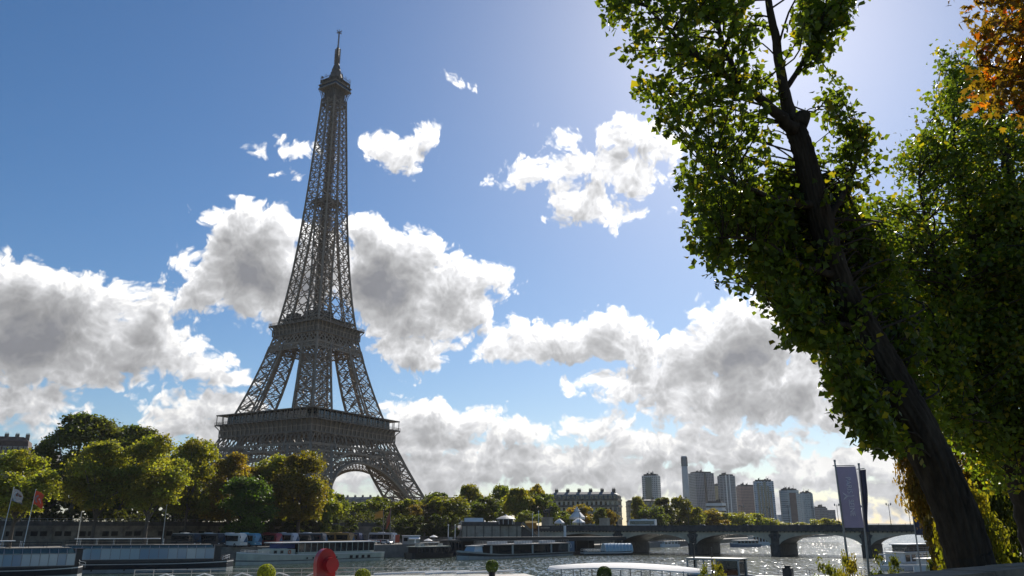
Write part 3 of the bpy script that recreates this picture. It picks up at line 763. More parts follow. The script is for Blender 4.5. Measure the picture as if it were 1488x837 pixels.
for i in range(8):
    t = i * math.pi / 4; b.bar((4.6 * math.cos(t), 4.6 * math.sin(t), 284), (1.6 * math.cos(t), 1.6 * math.sin(t), 296.5), .35)
for i in range(10): t = rr.uniform(0, 6.3); q = rr.uniform(3, 5.4); b.bar((q * math.cos(t), q * math.sin(t), 285), (q * math.cos(t), q * math.sin(t), rr.uniform(289, 292)), .22)
b.build('domed_lantern', M_irond, cab)
b = MB(); b.lathe([(1.3, 297), (1.2, 303), (1.0, 303.2), (.95, 309.5), (.5, 309.8)], n=8)
for h in np.arange(298, 309.5, 1.15):
    for k in range(4): t = k * math.pi / 2 + .4; b.box((1.5 * math.cos(t), 1.5 * math.sin(t), h), (.9, .9, .5))
for k in range(4):
    t = k * math.pi / 2; b.bar((.55 * math.cos(t), .55 * math.sin(t), 309.5), (.35 * math.cos(t), .35 * math.sin(t), 322), .22)
for h in np.arange(310, 322, 1.2): b.bb(-.42, .42, -.42, .42, h, h + .2)
b.bb(-2.0, 2.0, -.2, .2, 321.6, 322.0); b.bb(-.2, .2, -2.0, 2.0, 321.6, 322.0)
for k in range(4): t = k * math.pi / 2; b.box((1.9 * math.cos(t), 1.9 * math.sin(t), 322), (.35, .35, 1.0))
b.bar((0, 0, 322), (0, 0, 324), .25)
b.build('antenna', M_irond, tower)

# ------------------------------------------------------------------ foliage
def faces_mesh(name, V, quads, tint, mats, smooth=False):
    """V (n, k, 3) vertices of n leaves, quads: faces per leaf as index tuples, tint (n, 3)."""
    n, k, _ = V.shape; me = bpy.data.meshes.new(name)
    nf = n * len(quads); fl = len(quads[0])
    me.vertices.add(n * k); me.vertices.foreach_set('co', V.reshape(-1).astype(np.float32))
    idx = (np.arange(n)[:, None, None] * k + np.array(quads)[None]).reshape(-1)
    me.loops.add(nf * fl); me.loops.foreach_set('vertex_index', idx.astype(np.int32))
    me.polygons.add(nf); me.polygons.foreach_set('loop_start', (np.arange(nf) * fl).astype(np.int32))
    me.update(calc_edges=True)
    a = me.attributes.new('tint', 'FLOAT_COLOR', 'FACE')
    c = np.ones((n, len(quads), 4), np.float32); c[:, :, :3] = tint[:, None, :]
    a.data.foreach_set('color', c.reshape(-1))
    me.materials.append(mats); me.validate(); return me
def unit(v): return v / (np.linalg.norm(v, axis=-1, keepdims=True) + 1e-9)
def crown_mesh(name, seed, n, leaf, nb=24, shape='round', ragged=0.0, asp=1.6):
    r = np.random.default_rng(seed)
    C, Rb = [], []
    while len(C) < nb:
        z = r.uniform(0.08, 0.95)
        pr = {'round': math.sin(math.pi * min(1, z * 0.93 + .06)) ** 0.55, 'tall': math.sin(math.pi * (z * .9 + .05)) ** .8 * .8,
              'cone': (1 - z) ** .7 * 1.05, 'wide': math.sin(math.pi * (z * .75 + .2)) ** .6}[shape]
        t = r.uniform(0, 2 * math.pi); q = pr * (r.uniform(0.15, 1) ** .5) * .78
        C.append((q * math.cos(t), q * math.sin(t), z)); Rb.append(r.uniform(.16, .36) * (1 if z < .85 else .75))
    C, Rb = np.array(C), np.array(Rb); bt = r.uniform(.72, 1.25, nb); bh = r.uniform(-.12, .12, nb)
    k = r.integers(0, nb, n); d = unit(r.normal(size=(n, 3))); d[:, 2] = np.where(d[:, 2] < -.35, -d[:, 2], d[:, 2])
    rad = Rb[k] * (0.55 + .5 * r.random(n) ** .6 + ragged * r.random(n) ** 4)
    P = C[k] + d * rad[:, None] * np.array((1, 1, 1 / asp)); P[:, 2] = np.maximum(P[:, 2], -.02)
    nr = unit(d * .8 + r.normal(size=(n, 3)) * .8); t = unit(np.cross(nr, r.normal(size=(n, 3)))); bq = np.cross(nr, t)
    s = leaf * r.uniform(.55, 1.35, n)[:, None]; sc = np.array((1, 1, 1 / asp))
    V = np.stack([P - t * s * sc, P - bq * s * .62 * sc, P + t * s * sc, P + bq * s * .62 * sc], 1)
    b_ = bt[k] * r.uniform(.7, 1.3, n); h = bh[k] + r.uniform(-.1, .1, n)
    return faces_mesh(name, V, [(0, 1, 2, 3)], np.stack([b_ * (1 + h), b_, b_ * (1 - h * .5)], 1), M_leaf)
def trunk_mesh(seed, mb=M_barkf):
    r = random.Random(seed); b = MB()
    b.tube([(0, 0, -.02), (0, 0, .03), (.01, 0, .2), (.02, .01, .42)], [.07, .045, .036, .03], 8)
    for i in range(7):
        t = i * 2.4 + r.uniform(-.4, .4); q = r.uniform(.35, .7); z = r.uniform(.5, .85); z0 = .24 + .03 * i
        b.tube([(.01, 0, z0), (q * .4 * math.cos(t), q * .4 * math.sin(t), z0 + .12), (q * math.cos(t), q * math.sin(t), z)], [.022, .015, .006], 5)
    b.tube([(.02, .01, .4), (0, .03, .65), (.03, 0, .9)], [.03, .02, .006], 6)
    return b.mesh('trunk', mb)
PB = [crown_mesh('crown', 10 + i, 20000, .04, 60, ['round', 'wide', 'round', 'tall'][i], .55, 2.2) for i in range(4)]      # near ones
PS = [crown_mesh('crown', 30 + i, 6500, .06, 34, ['round', 'tall', 'wide', 'round', 'round'][i], .4, 1.5) for i in range(5)]
PT = [crown_mesh('crown', 60 + i, 5000, .06, 26, 'round', .05) for i in range(2)]
TR = [trunk_mesh(70 + i) for i in range(4)]
GY, DG, OL, OR, BR, MG, YG = (.2, .195, .045), (.08, .095, .026), (.165, .16, .03), (.2, .145, .03), (.12, .09, .04), (.125, .145, .035), (.205, .21, .045)
tree_n = [0]
def far_tree(px, ytop, wpx, Y, z, col, label, crown, bottom=0.28, name='leafy_tree', group=None, yaw=None, trunk=True, cat='tree', wide=1.22):
    i = tree_n[0]; tree_n[0] += 1
    if z is None: z = ULZ if Y > wall_Y(px) else QZ
    q = base(px, Y, z); top = at(px, ytop, Y).z; H = max(2.5, top - z); r = wpx / pxm(Y) / 2 * wide
    t = thing(name, label, cat, q, (i * 1.7) % 6.28 if yaw is None else yaw, group)
    link('crown', crown, t, (0, 0, H * bottom), color=col, scale=(r * .92, r * .92, H * (1 - bottom) * .92))
    if trunk: link('trunk', TR[i % 4], t, (0, 0, 0), scale=(min(H * .75, r * 1.1), min(H * .75, r * 1.1), H * .95))
    return t
G1 = 'trees along the far embankment'
for a in (
    (12, 652, 105, 236, None, YG, 'bright yellow-green tree behind the two flags at the far left', PB[0], .25),
    (100, 596, 125, 292, None, DG, 'tallest dark green tree, rising behind the yellow-green trees on the left', PB[1], .22),
    (172, 610, 105, 300, None, DG, 'dark green tree just right of the tallest dark tree', PB[2], .22),
    (132, 634, 100, 243, None, GY, 'yellowish plane tree with a dark forked trunk above the long glass boat', PB[3], .26),
    (208, 630, 98, 246, None, GY, 'broad yellow-olive plane tree with a single straight trunk above the glass boat', PB[0], .26),
    (266, 630, 84, 270, None, OL, 'thin olive tree with gaps of sky in its crown, left of the tower', PB[2], .24),
    (330, 655, 92, 290, None, OR, 'russet-topped tree in front of the left foot of the tower', PB[1], .2),
    (352, 688, 84, 268, None, (.06, .1, .02), 'fresh green rounded tree in front of the russet-topped tree', PB[2], .06),
    (393, 655, 84, 300, None, OL, 'olive-gold tree between the russet tree and the big golden tree', PB[3], .2),
    (432, 652, 92, 292, None, (.14, .115, .02), 'big golden-green tree covering the middle foot of the tower', PB[0], .18),
    (38, 640, 60, 320, None, (.06, .045, .03), 'dull brown bare-looking tree under the far left rooftops', PS[2], .2),
):
    far_tree(*a, group=G1)
for px, yt, w, Y, c, lab in ((60, 690, 120, 300, DG, 'dark undergrowth tree behind the two flags'), (165, 700, 120, 310, DG, 'low dark tree behind the forked plane trunk'),
                             (250, 695, 120, 312, MG, 'low green tree behind the straight plane trunk'), (300, 705, 90, 305, DG, 'low dark tree left of the fresh green rounded tree'),
                             (395, 712, 90, 320, OL, 'low olive tree under the olive-gold tree'), (455, 705, 70, 312, MG, 'low green tree at the right edge of the big golden-green tree')):
    far_tree(px, yt, w, Y, None, c, lab, PS[int(px) % 5], .05, name='understorey_tree', group='low trees behind the embankment wall')
G2 = 'park trees between the tower and the bridge'
for px, yt, w, Y, c, k, lab in (
    (478, 716, 56, 360, MG, 0, 'dark green park tree under the left end of the tower arch'),
    (512, 727, 62, 380, DG, 3, 'round dark tree under the middle of the tower arch'),
    (549, 722, 62, 390, MG, 4, 'mid green tree under the right part of the tower arch'),
    (588, 726, 58, 380, OL, 2, 'olive tree at the foot of the right tower leg'),
    (614, 732, 44, 350, BR, 0, 'brown faded tree just right of the tower leg'),
    (632, 716, 60, 420, DG, 1, 'dark tree behind the brown faded tree'),
    (650, 719, 66, 356, (.125, .13, .022), 3, 'bright round olive tree with a smooth dome left of the pale tent'),
    (682, 705, 48, 400, OL, 1, 'upright olive tree with a ragged top behind the pale tent'),
    (702, 722, 56, 372, DG, 4, 'round dark green tree behind the stone terrace'),
    (728, 706, 46, 410, MG, 1, 'tall green tree behind the round kiosk'),
    (750, 708, 50, 392, OL, 0, 'large olive-green tree right of the tall tree behind the kiosk'),
    (775, 705, 46, 420, OR, 2, 'thin russet tree with sky showing through, left of the long stone building'),
    (789, 714, 48, 400, DG, 3, 'dense dark tree at the left end of the long stone building'),
    (766, 742, 40, 364, MG, 4, 'small round green tree between the kiosk and the statue pedestal'),
    (815, 742, 44, 430, MG, 0, 'low green tree behind the small white canopy'),
    (842, 733, 46, 450, OR, 2, 'orange-tinged tree in front of the long stone building'),
    (873, 738, 26, 420, DG, 1, 'small dark tree in front of the stone building windows'),
    (887, 740, 24, 430, OR, 4, 'small rusty tree beside the small dark tree'),
    (928, 722, 26, 480, OL, 1, 'narrow upright tree at the right end of the stone building'),
):
    far_tree(px, yt, w, Y, 9.6, c, lab, PS[k], .14, name='park_tree', group=G2)
G3 = 'trees on the quay beyond the bridge'
for px, yt, w, Y, c, k, lab in (
    (950, 733, 48, 470, DG, 3, 'dark rounded tree above the white coach on the bridge'),
    (977, 721, 66, 500, (.075, .08, .02), 0, 'largest rounded tree beyond the bridge, below the white chimney'),
    (1006, 732, 44, 500, OL, 4, 'olive tree to the right of the largest rounded tree beyond the bridge'),
    (1030, 740, 56, 520, OR, 2, 'golden-brown tree below the first grey tower block'),
    (1048, 745, 40, 540, OL, 1, 'low olive tree in front of the white office block'),
    (1074, 743, 42, 560, YG, 3, 'bright yellow-green tree left of the lamp post beyond the bridge'),
    (1098, 745, 46, 580, YG, 0, 'bright yellow-green tree below the reddish tower block'),
    (1118, 753, 36, 600, GY, 4, 'low yellowish tree below the blue tower block'),
    (1140, 758, 40, 620, GY, 2, 'flat yellow bush-like tree below the gap between the blue towers'),
    (1165, 759, 34, 640, OL, 2, 'small olive bush-like tree below the pale blue slab tower'),
    (1196, 752, 42, 640, GY, 3, 'yellow-green tree left of the lavender banner'),
    (1216, 756, 30, 640, OL, 0, 'small olive tree touching the lavender banner pole'),
):
    far_tree(px, yt, w, Y, 7.0, c, lab, PS[k], .05, name='quay_tree', group=G3)
G4 = 'clipped dark trees on the far quay'
for px, yt, w, Y, lab in (
    (366, 756, 38, 285, 'clipped tree behind the red coaches'), (398, 754, 36, 294, 'clipped tree behind the white coach roof'),
    (429, 750, 38, 300, 'clipped tree above the black and white coach'), (452, 753, 28, 304, 'clipped tree left of the tan coaches'),
    (480, 752, 34, 312, 'clipped tree above the tan coach roofs'), (506, 753, 30, 318, 'clipped tree above the long dark blue coach'),
    (556, 757, 34, 322, 'low clipped tree behind the two mid-quay flags'), (584, 754, 34, 326, 'clipped tree above the white coach front'),
    (604, 750, 36, 330, 'tall clipped dark tree right of the flags'), (634, 748, 40, 332, 'largest clipped dark tree above the moored barges'),
    (655, 751, 32, 336, 'clipped dark tree beside the stone terrace')):
    far_tree(px, yt, w, Y, None, (.038, .05, .016), lab, PT[int(px) % 2], .1, name='clipped_tree', group=G4)

# ------------------------------------------------------------------ near trees on the right bank
def inside(poly, x, y):
    c = False; n = len(poly)
    for i in range(n):
        (x0, y0), (x1, y1) = poly[i], poly[i - 1]
        if (y0 > y) != (y1 > y) and x < (x1 - x0) * (y - y0) / (y1 - y0) + x0: c = not c
    return c
def catmull(pts, k=5):
    P = [np.array(p, float) for p in pts]; out = []
    for i in range(len(P) - 1):
        p0, p1, p2, p3 = P[max(i - 1, 0)], P[i], P[i + 1], P[min(i + 2, len(P) - 1)]
        for j in range(k):
            t = j / k; out.append(.5 * ((2 * p1) + (-p0 + p2) * t + (2 * p0 - 5 * p1 + 4 * p2 - p3) * t * t + (-p0 + 3 * p1 - 3 * p2 + p3) * t ** 3))
    out.append(P[-1]); return out
def limb(b, pl, n=12, k=5, wob=0.03, seed=0, m=0, ridge=0.0):
    """pl: (px, py, Y, width in px)"""
    r = np.random.default_rng(seed); pts = []
    for (px, py, Y, w) in pl:
        p = at(px, py, Y); pts.append((p.x, p.y, p.z, w / pxm(Y) / 2))
    c = catmull(pts, k); c = [q + np.append(r.normal(size=3) * wob * min(1, q[3] * 6), 0) for q in c]
    v0 = len(b.v); b.tube([q[:3] for q in c], [max(q[3], .006) for q in c], n, m)
    if ridge:      # furrowed bark: every ring pushed in and out along wandering ridges
        ph = r.uniform(0, 6.3, 6)
        for i, q in enumerate(c):
            for j in range(n):
                th = 2 * math.pi * j / n; z = q[2]
                h = abs(math.sin(9 * th + 1.1 * math.sin(1.3 * z + ph[0]) + ph[1])) * .6 + abs(math.sin(15 * th + 1.6 * math.sin(2.1 * z + ph[2]) + ph[3])) * .5 + .35 * r.random() + .25 * math.sin(3 * th + 2 * z + ph[4])
                p = np.array(b.v[v0 + i * n + j]); d_ = p - q[:3]; d_ /= np.linalg.norm(d_) + 1e-9
                b.v[v0 + i * n + j] = tuple(p + d_ * ridge * (h - .75) * min(1, q[3] * 4))
    return [q for q in c]
LEAF_POP = (np.array([(0, 0), (-.52, .3), (-.27, .68), (0, 1.05), (.27, .68), (.52, .3)]), [(0, 1, 2, 3), (0, 3, 4, 5)])
LEAF_MAP = (np.array([(0, 0), (-.3, .1), (-.62, .28), (-.3, .42), (-.42, .8), (-.12, .66), (0, 1.1), (.12, .66), (.42, .8), (.3, .42), (.62, .28), (.3, .1)]),
            [(0, 1, 2, 3), (0, 3, 4, 5), (0, 5, 6, 7), (0, 7, 8, 9), (0, 9, 10, 11)])
def near_leaves(name, rng, P, size, shape, tintf, mt=None, hang=0.8):
    pts, quads = shape; n = len(P)
    tip = unit(np.stack([rng.normal(size=n) * .6, rng.normal(size=n) * .6, -np.abs(rng.normal(size=n)) * hang + .25], 1))
    sd_ = unit(np.cross(tip, rng.normal(size=(n, 3)))); nr = np.cross(tip, sd_)
    s = (size[0] + (size[1] - size[0]) * rng.random(n))[:, None, None]; fold = rng.uniform(.05, .45, n)[:, None, None]
    curl = rng.uniform(-.25, .25, n)[:, None, None]
    x, y = pts[None, :, 0, None], pts[None, :, 1, None]
    V = P[:, None, :] + s * (sd_[:, None, :] * x + tip[:, None, :] * y + nr[:, None, :] * (np.abs(x) * fold + curl * y * y))
    return faces_mesh(name, V, quads, tintf(n), mt or M_nleaf)
def near_crown(root, name, zones, limbs, size, shape, col, seed, tintf, tw_r=0.012, bark=M_bark, bare=None):
    """zones: (polygon, clusters, (Y0, Y1), leaves per cluster, sigma); twigs join every cluster to the nearest limb."""
    rng = np.random.default_rng(seed); LP = np.array([q for l in limbs for q in l]); tb = MB(); PP = []
    for poly, nc, (Y0, Y1), nl, sg in zones:
        xs_, ys_ = [p[0] for p in poly], [p[1] for p in poly]; k = 0
        while k < nc:
            px, py = rng.uniform(min(xs_), max(xs_)), rng.uniform(min(ys_), max(ys_))
            if not inside(poly, px, py): continue
            Yc = rng.uniform(Y0, Y1)
            if bare is not None and rng.random() < .97:      # few leaves grow straight in front of the trunk
                tx = np.interp(py, [b_[0] for b_ in bare], [b_[1] for b_ in bare])
                if abs(px - tx) < (46 if py > 430 else 36) and Yc < 14.0: continue
            k += 1; c = np.array(at(px, py, Yc))
            d = np.linalg.norm(LP[:, :3] - c, axis=1) + np.maximum(0, LP[:, 2] - c[2] + .4) * 1.2
            j = int(np.argmin(d)); o = LP[j, :3]; L_ = np.linalg.norm(c - o)
            mid = (o + c) / 2 + rng.normal(size=3) * .12 * L_ + np.array((0, 0, .08 * L_)); e = c + unit(c - mid) * sg * .7
            r0 = min(LP[j, 3] * .5, tw_r * (1 + L_ * .6)); cv = catmull([o, mid, c, e], 4)
            tb.tube(cv, list(np.linspace(r0, .004, len(cv))), 4, cap=False)
            n_in = max(4, int(nl * .72)); m = nl - n_in
            PP.append(c + np.clip(rng.normal(size=(n_in, 3)), -1.6, 1.6) * sg * np.array((1, 1, .9)))
            t = rng.uniform(.35, 1, m)[:, None]; PP.append((1 - t) ** 2 * o + 2 * t * (1 - t) * mid + t * t * c + rng.normal(size=(m, 3)) * sg * .35)
    cr = link(name, near_leaves(name, rng, np.concatenate(PP), size, shape, tintf, hang=.9), root, color=col)
    tb.build('twigs', bark, root)
    return cr
def tint_mix(rng_seed, lo=.65, hi=1.35, yellow=.12, brown=0.0):
    r = np.random.default_rng(rng_seed)
    def f(n):
        b_ = r.uniform(lo, hi, n); y = r.random(n) < yellow; t = np.stack([b_, b_, b_], 1)
        t[y] *= np.array((2.4, 1.5, 1.0)); br2 = r.random(n) < brown; t[br2] *= np.array((2.2, .9, .8)); return t
    return f

# leaning poplar
pop = thing('leaning_poplar', 'large leaning poplar with a thick dark trunk and heart-shaped green leaves against the sky', 'tree')
b = MB()
L1 = limb(b, [(1422, 862, 14.2, 66), (1408, 815, 14.2, 61), (1386, 740, 14.1, 57), (1347, 650, 14.0, 55), (1300, 560, 13.8, 49), (1255, 480, 13.6, 43), (1217, 400, 13.4, 38), (1187, 300, 13.2, 35), (1164, 210, 13.0, 32), (1150, 172, 12.9, 29)], 80, 14, .006, 1, ridge=.055)
# run the trunk down to the quay
q0 = at(1422, 862, 14.2); b.tube([(q0.x + .5, q0.y, 2.2), (q0.x + .35, q0.y, 4.5), (q0.x, q0.y, q0.z + .02)], [.7, .52, 66 / pxm(14.2) / 2], 16)
L2 = limb(b, [(1152, 178, 12.9, 26), (1138, 125, 12.9, 18), (1128, 60, 12.8, 15), (1116, 0, 12.7, 12), (1100, -90, 12.6, 11)], 10, 5, .02, 2)
L3 = limb(b, [(1154, 190, 12.9, 24), (1118, 155, 12.6, 18), (1075, 122, 12.3, 13), (1020, 85, 12.0, 11), (985, 55, 11.9, 8), (940, 10, 11.7, 5)], 10, 5, .02, 3)
L4 = limb(b, [(1160, 182, 12.9, 30), (1167, 168, 12.9, 26), (1168, 164, 12.9, 20)], 10, 3, .0, 4)
L5 = limb(b, [(1075, 122, 12.3, 12), (1050, 60, 12.5, 9), (1035, 0, 12.6, 7), (1020, -60, 12.6, 4)], 8, 5, .02, 5)
L6 = limb(b, [(1187, 300, 13.2, 16), (1130, 290, 12.6, 11), (1080, 270, 12.2, 7), (1030, 250, 12.0, 4)], 8, 5, .03, 6)
L7 = limb(b, [(1217, 400, 13.4, 15), (1160, 385, 12.8, 10), (1110, 350, 12.3, 6), (1050, 345, 12.1, 4)], 8, 5, .03, 7)
L8 = limb(b, [(1200, 330, 13.3, 13), (1235, 260, 13.4, 8), (1250, 215, 13.5, 5)], 8, 5, .03, 8)
L9 = limb(b, [(1255, 480, 13.6, 14), (1205, 470, 13.0, 9), (1165, 470, 12.7, 5)], 8, 5, .03, 9)
L10 = limb(b, [(1300, 560, 13.8, 14), (1275, 575, 13.1, 9), (1250, 600, 12.8, 5)], 8, 5, .03, 10)
L11 = limb(b, [(1142, 130, 12.9, 10), (1185, 60, 12.9, 7), (1215, -10, 12.9, 4)], 8, 5, .03, 11)
b.build('trunk', M_bark, pop, smooth=True)
UP = [(878, -70), (888, 5), (905, 75), (945, 155), (965, 190), (992, 230), (1003, 290), (1030, 320), (1070, 330), (1130, 290), (1150, 190), (1165, 80), (1190, 40), (1240, -10), (1245, -70)]
MID = [(1010, 290), (1012, 335), (1045, 385), (1100, 420), (1125, 465), (1190, 498), (1205, 535), (1225, 580), (1262, 625), (1312, 640), (1335, 610), (1300, 520), (1262, 440), (1235, 330), (1215, 240), (1160, 230), (1110, 270)]
CORE = [(1100, 260), (1110, 400), (1190, 480), (1230, 560), (1290, 620), (1300, 560), (1240, 440), (1215, 330), (1180, 260)]
near_crown(pop, 'crown', [(UP, 200, (11.2, 13.9), 42, .145), (MID, 235, (12.0, 15.2), 48, .165), (CORE, 130, (13.0, 15.6), 50, .2),
    ([(1195, 110), (1230, 110), (1285, 250), (1250, 290), (1215, 240)], 36, (13, 14), 26, .13), ([(1160, 20), (1250, -30), (1210, 60), (1180, 90)], 30, (12.5, 13.3), 40, .15),
    ([(1215, 290), (1290, 330), (1330, 480), (1360, 620), (1310, 560), (1250, 430)], 135, (13.8, 16.5), 48, .18),
    ([(1002, 340), (1060, 360), (1075, 420), (1025, 405)], 7, (12, 12.6), 22, .1), ([(1212, 535), (1232, 600), (1262, 640), (1325, 655), (1335, 610), (1285, 545)], 60, (12.3, 13.6), 40, .15), ([(1070, 405), (1120, 440), (1150, 490), (1195, 500), (1180, 450)], 24, (12.0, 12.9), 36, .14)],
    [L1[32:], L2, L3, L5, L6, L7, L8, L9, L10, L11], (.06, .15), LEAF_POP, (.082, .11, .022), 5, tint_mix(1, .6, 1.4, .1), bare=[(60, 1128), (172, 1150), (300, 1187), (400, 1217), (480, 1255), (560, 1300), (650, 1347)])

# second poplar
pop2 = thing('dense_poplar', 'second dense green poplar filling the right edge, its trunk almost hidden in leaves', 'tree')
b = MB()
K1 = limb(b, [(1530, 870, 19.5, 44), (1505, 780, 19.4, 40), (1478, 690, 19.3, 37), (1462, 610, 19.2, 34), (1468, 520, 19.2, 30), (1478, 420, 19.2, 26), (1474, 320, 19.2, 20), (1462, 220, 19.2, 14), (1450, 130, 19.2, 8)], 12, 6, .03, 21)
q0 = at(1530, 870, 19.5); b.tube([(q0.x + .3, q0.y, 2.2), (q0.x, q0.y, q0.z + .1)], [.6, 44 / pxm(19.5) / 2], 12)
K2 = limb(b, [(1462, 600, 19.2, 18), (1420, 520, 18.6, 13), (1385, 430, 18.2, 9), (1350, 340, 18, 6), (1335, 260, 18, 4)], 8, 5, .03, 22)
K3 = limb(b, [(1474, 460, 19.2, 16), (1430, 380, 18.8, 11), (1400, 290, 18.6, 7), (1385, 180, 18.6, 4)], 8, 5, .03, 23)
K4 = limb(b, [(1470, 640, 19.2, 16), (1420, 610, 18.2, 10), (1380, 560, 17.6, 6)], 8, 5, .03, 24)
K5 = limb(b, [(1478, 400, 19.2, 14), (1530, 320, 19.6, 9), (1560, 220, 20, 5)], 8, 5, .03, 25)
K6 = limb(b, [(1465, 640, 19.2, 14), (1530, 560, 19, 9), (1570, 480, 19, 5)], 8, 5, .03, 26)
b.build('trunk', M_bark, pop2, smooth=True)
near_crown(pop2, 'crown', [([(1288, 300), (1298, 255), (1328, 195), (1362, 140), (1385, 110), (1420, 110), (1460, 170), (1560, 120), (1575, 640), (1500, 690), (1440, 700), (1395, 640), (1345, 520), (1305, 410)], 640, (17, 21.5), 58, .235),
    ([(1330, 430), (1400, 300), (1575, 300), (1575, 640), (1440, 660), (1380, 600)], 330, (17.8, 20.5), 56, .25),
    ([(1365, 75), (1410, 60), (1440, 130), (1380, 150)], 22, (18, 19.5), 30, .18), ([(1236, 320), (1292, 280), (1350, 480), (1410, 650), (1345, 625), (1280, 470)], 90, (16.5, 19), 46, .2), ([(1340, 460), (1400, 470), (1400, 640), (1370, 620)], 40, (16.2, 17.4), 26, .16)],
    [K1[20:], K2, K3, K4, K5, K6], (.07, .15), LEAF_POP, (.088, .12, .024), 6, tint_mix(2, .6, 1.4, .14))

# orange maple leaves reaching in at the top right corner
mp_ = thing('orange_maple', 'orange-brown autumn maple branch hanging into the top right corner', 'tree')
b = MB()
q1 = at(1700, 900, 10.6)
b.tube([(q1.x + .6, q1.y, 7.6), (q1.x + .4, q1.y, 10), tuple(at(1690, 300, 10.4)), tuple(at(1660, 60, 10.2))], [.3, .24, .2, .15], 10)
J1 = limb(b, [(1690, 300, 10.4, 22), (1600, 190, 10.1, 15), (1520, 120, 9.8, 9), (1460, 100, 9.6, 5), (1420, 95, 9.5, 3)], 8, 5, .02, 31)
J2 = limb(b, [(1660, 60, 10.2, 18), (1560, 10, 10, 12), (1480, 0, 9.8, 7), (1420, 5, 9.7, 3)], 8, 5, .02, 32)
J3 = limb(b, [(1600, 190, 10.1, 9), (1540, 180, 10, 6), (1480, 165, 9.9, 3)], 8, 5, .02, 33)
b.build('trunk', M_bark, mp_, smooth=True)
near_crown(mp_, 'crown', [([(1376, -60), (1392, 6), (1425, 40), (1425, 85), (1412, 135), (1445, 172), (1490, 185), (1580, 190), (1580, -60)], 90, (9.0, 10.6), 40, .17)], [J1, J2, J3], (.07, .12), LEAF_MAP, (.16, .098, .022), 7, tint_mix(3, .5, 1.3, .1, .08), tw_r=.008)

# trees and shrubs behind the big trunk
gt = far_tree(1392, 630, 110, 52, 2.5, (.2, .12, .02), 'golden-brown autumn tree behind the leaning trunk at the end of the bridge', crown_mesh('crown', 81, 26000, .04, 70, 'round', .5, 1.3), .5, name='golden_tree', wide=1.0)
far_tree(1445, 560, 130, 46, 2.5, (.13, .09, .022), 'dull brown-green tree in the shade behind the two poplars', crown_mesh('crown', 82, 20000, .04, 50, 'round', .4, 2.2), .2, name='shaded_tree')
far_tree(1465, 696, 96, 26, 2.5, (.14, .13, .022), 'yellow-green shrub above the parapet at the lower right edge', crown_mesh('crown', 83, 14000, .045, 40, 'round', .5, 2.6), .15, name='tall_shrub', cat='shrub')
far_tree(1520, 690, 90, 30, 2.5, (.08, .09, .02), 'darker shrub behind the yellow-green shrub at the right edge', PB[1], .15, name='tall_shrub', cat='shrub')
far_tree(1385, 775, 36, 58, 2.5, (.05, .06, .02), 'small dark shrub at the foot of the leaning trunk', PS[0], .05, name='dark_shrub', trunk=False, cat='shrub')
SPR = crown_mesh('foliage', 90, 1500, .07, 14, 'wide', 1.2)
for px, yt, w, Y, c, lab in ((1236, 806, 34, 60, (.16, .15, .03), 'yellowish quay shrub under the second banner pole'), (1258, 812, 40, 52, (.17, .14, .03), 'dry yellow shrub right of the banner poles'),
                             (1205, 817, 44, 56, (.1, .11, .03), 'pale green shrub under the lavender banner'), (1300, 806, 44, 60, (.08, .09, .025), 'grey-green grassy shrub left of the leaning trunk'),
                             (1032, 822, 26, 66, (.12, .13, .03), 'small yellow-green sprig in front of the white-roofed boats'), (1050, 818, 30, 68, (.14, .13, .03), 'yellow-green sprig beside the blue-hulled boat')):
    q = base(px, Y, 2.5); H = at(px, yt, Y).z - 2.5
    t = thing('quay_shrub', lab, 'shrub', q, px, 'shrubs on the near quay'); link('foliage', SPR, t, (0, 0, H * .35), color=c, scale=(w / pxm(Y) / 2, w / pxm(Y) / 2, H * .65))
    MB().tube([(0, 0, 0), (.05, 0, H * .3), (.1, .05, H * .6)], [.06, .04, .02], 5).build('stem', M_barkf, t)

def hedge_mesh(pts, h, w, n, seed):
    r = np.random.default_rng(seed); V = []; P = []
    for (x0, y0), (x1, y1) in zip(pts, pts[1:]):
        l = math.hypot(x1 - x0, y1 - y0); k = int(n * l / 100); t = r.random(k); nx, ny = -(y1 - y0) / l, (x1 - x0) / l
        o = r.uniform(-1, 1, k); z = r.random(k) ** .7 * h * (.82 + .18 * np.sin(t * l * .9 + seed) + .12 * np.sin(t * l * 2.3))
        P.append(np.stack([x0 + (x1 - x0) * t + nx * o * w, y0 + (y1 - y0) * t + ny * o * w, z], 1))
    P = np.concatenate(P); n = len(P); nr = unit(r.normal(size=(n, 3))); t = unit(np.cross(nr, r.normal(size=(n, 3)))); bq = np.cross(nr, t); s = r.uniform(.25, .6, n)[:, None]
    V = np.stack([P - t * s, P - bq * s * .6, P + t * s, P + bq * s * .6], 1); b_ = r.uniform(.6, 1.35, n)
    return faces_mesh('hedge', V, [(0, 1, 2, 3)], np.stack([b_, b_, b_ * .9], 1), M_leaf)
hl = [(x + 1.5, y + 5.5) for x, y in WL[1:7]]
tag(link('hedge', hedge_mesh(hl, 5.5, 1.8, 5200, 3), None, (0, 0, ULZ), color=(.05, .055, .018)), 'dark continuous hedge along the upper street behind the embankment wall', 'hedge')

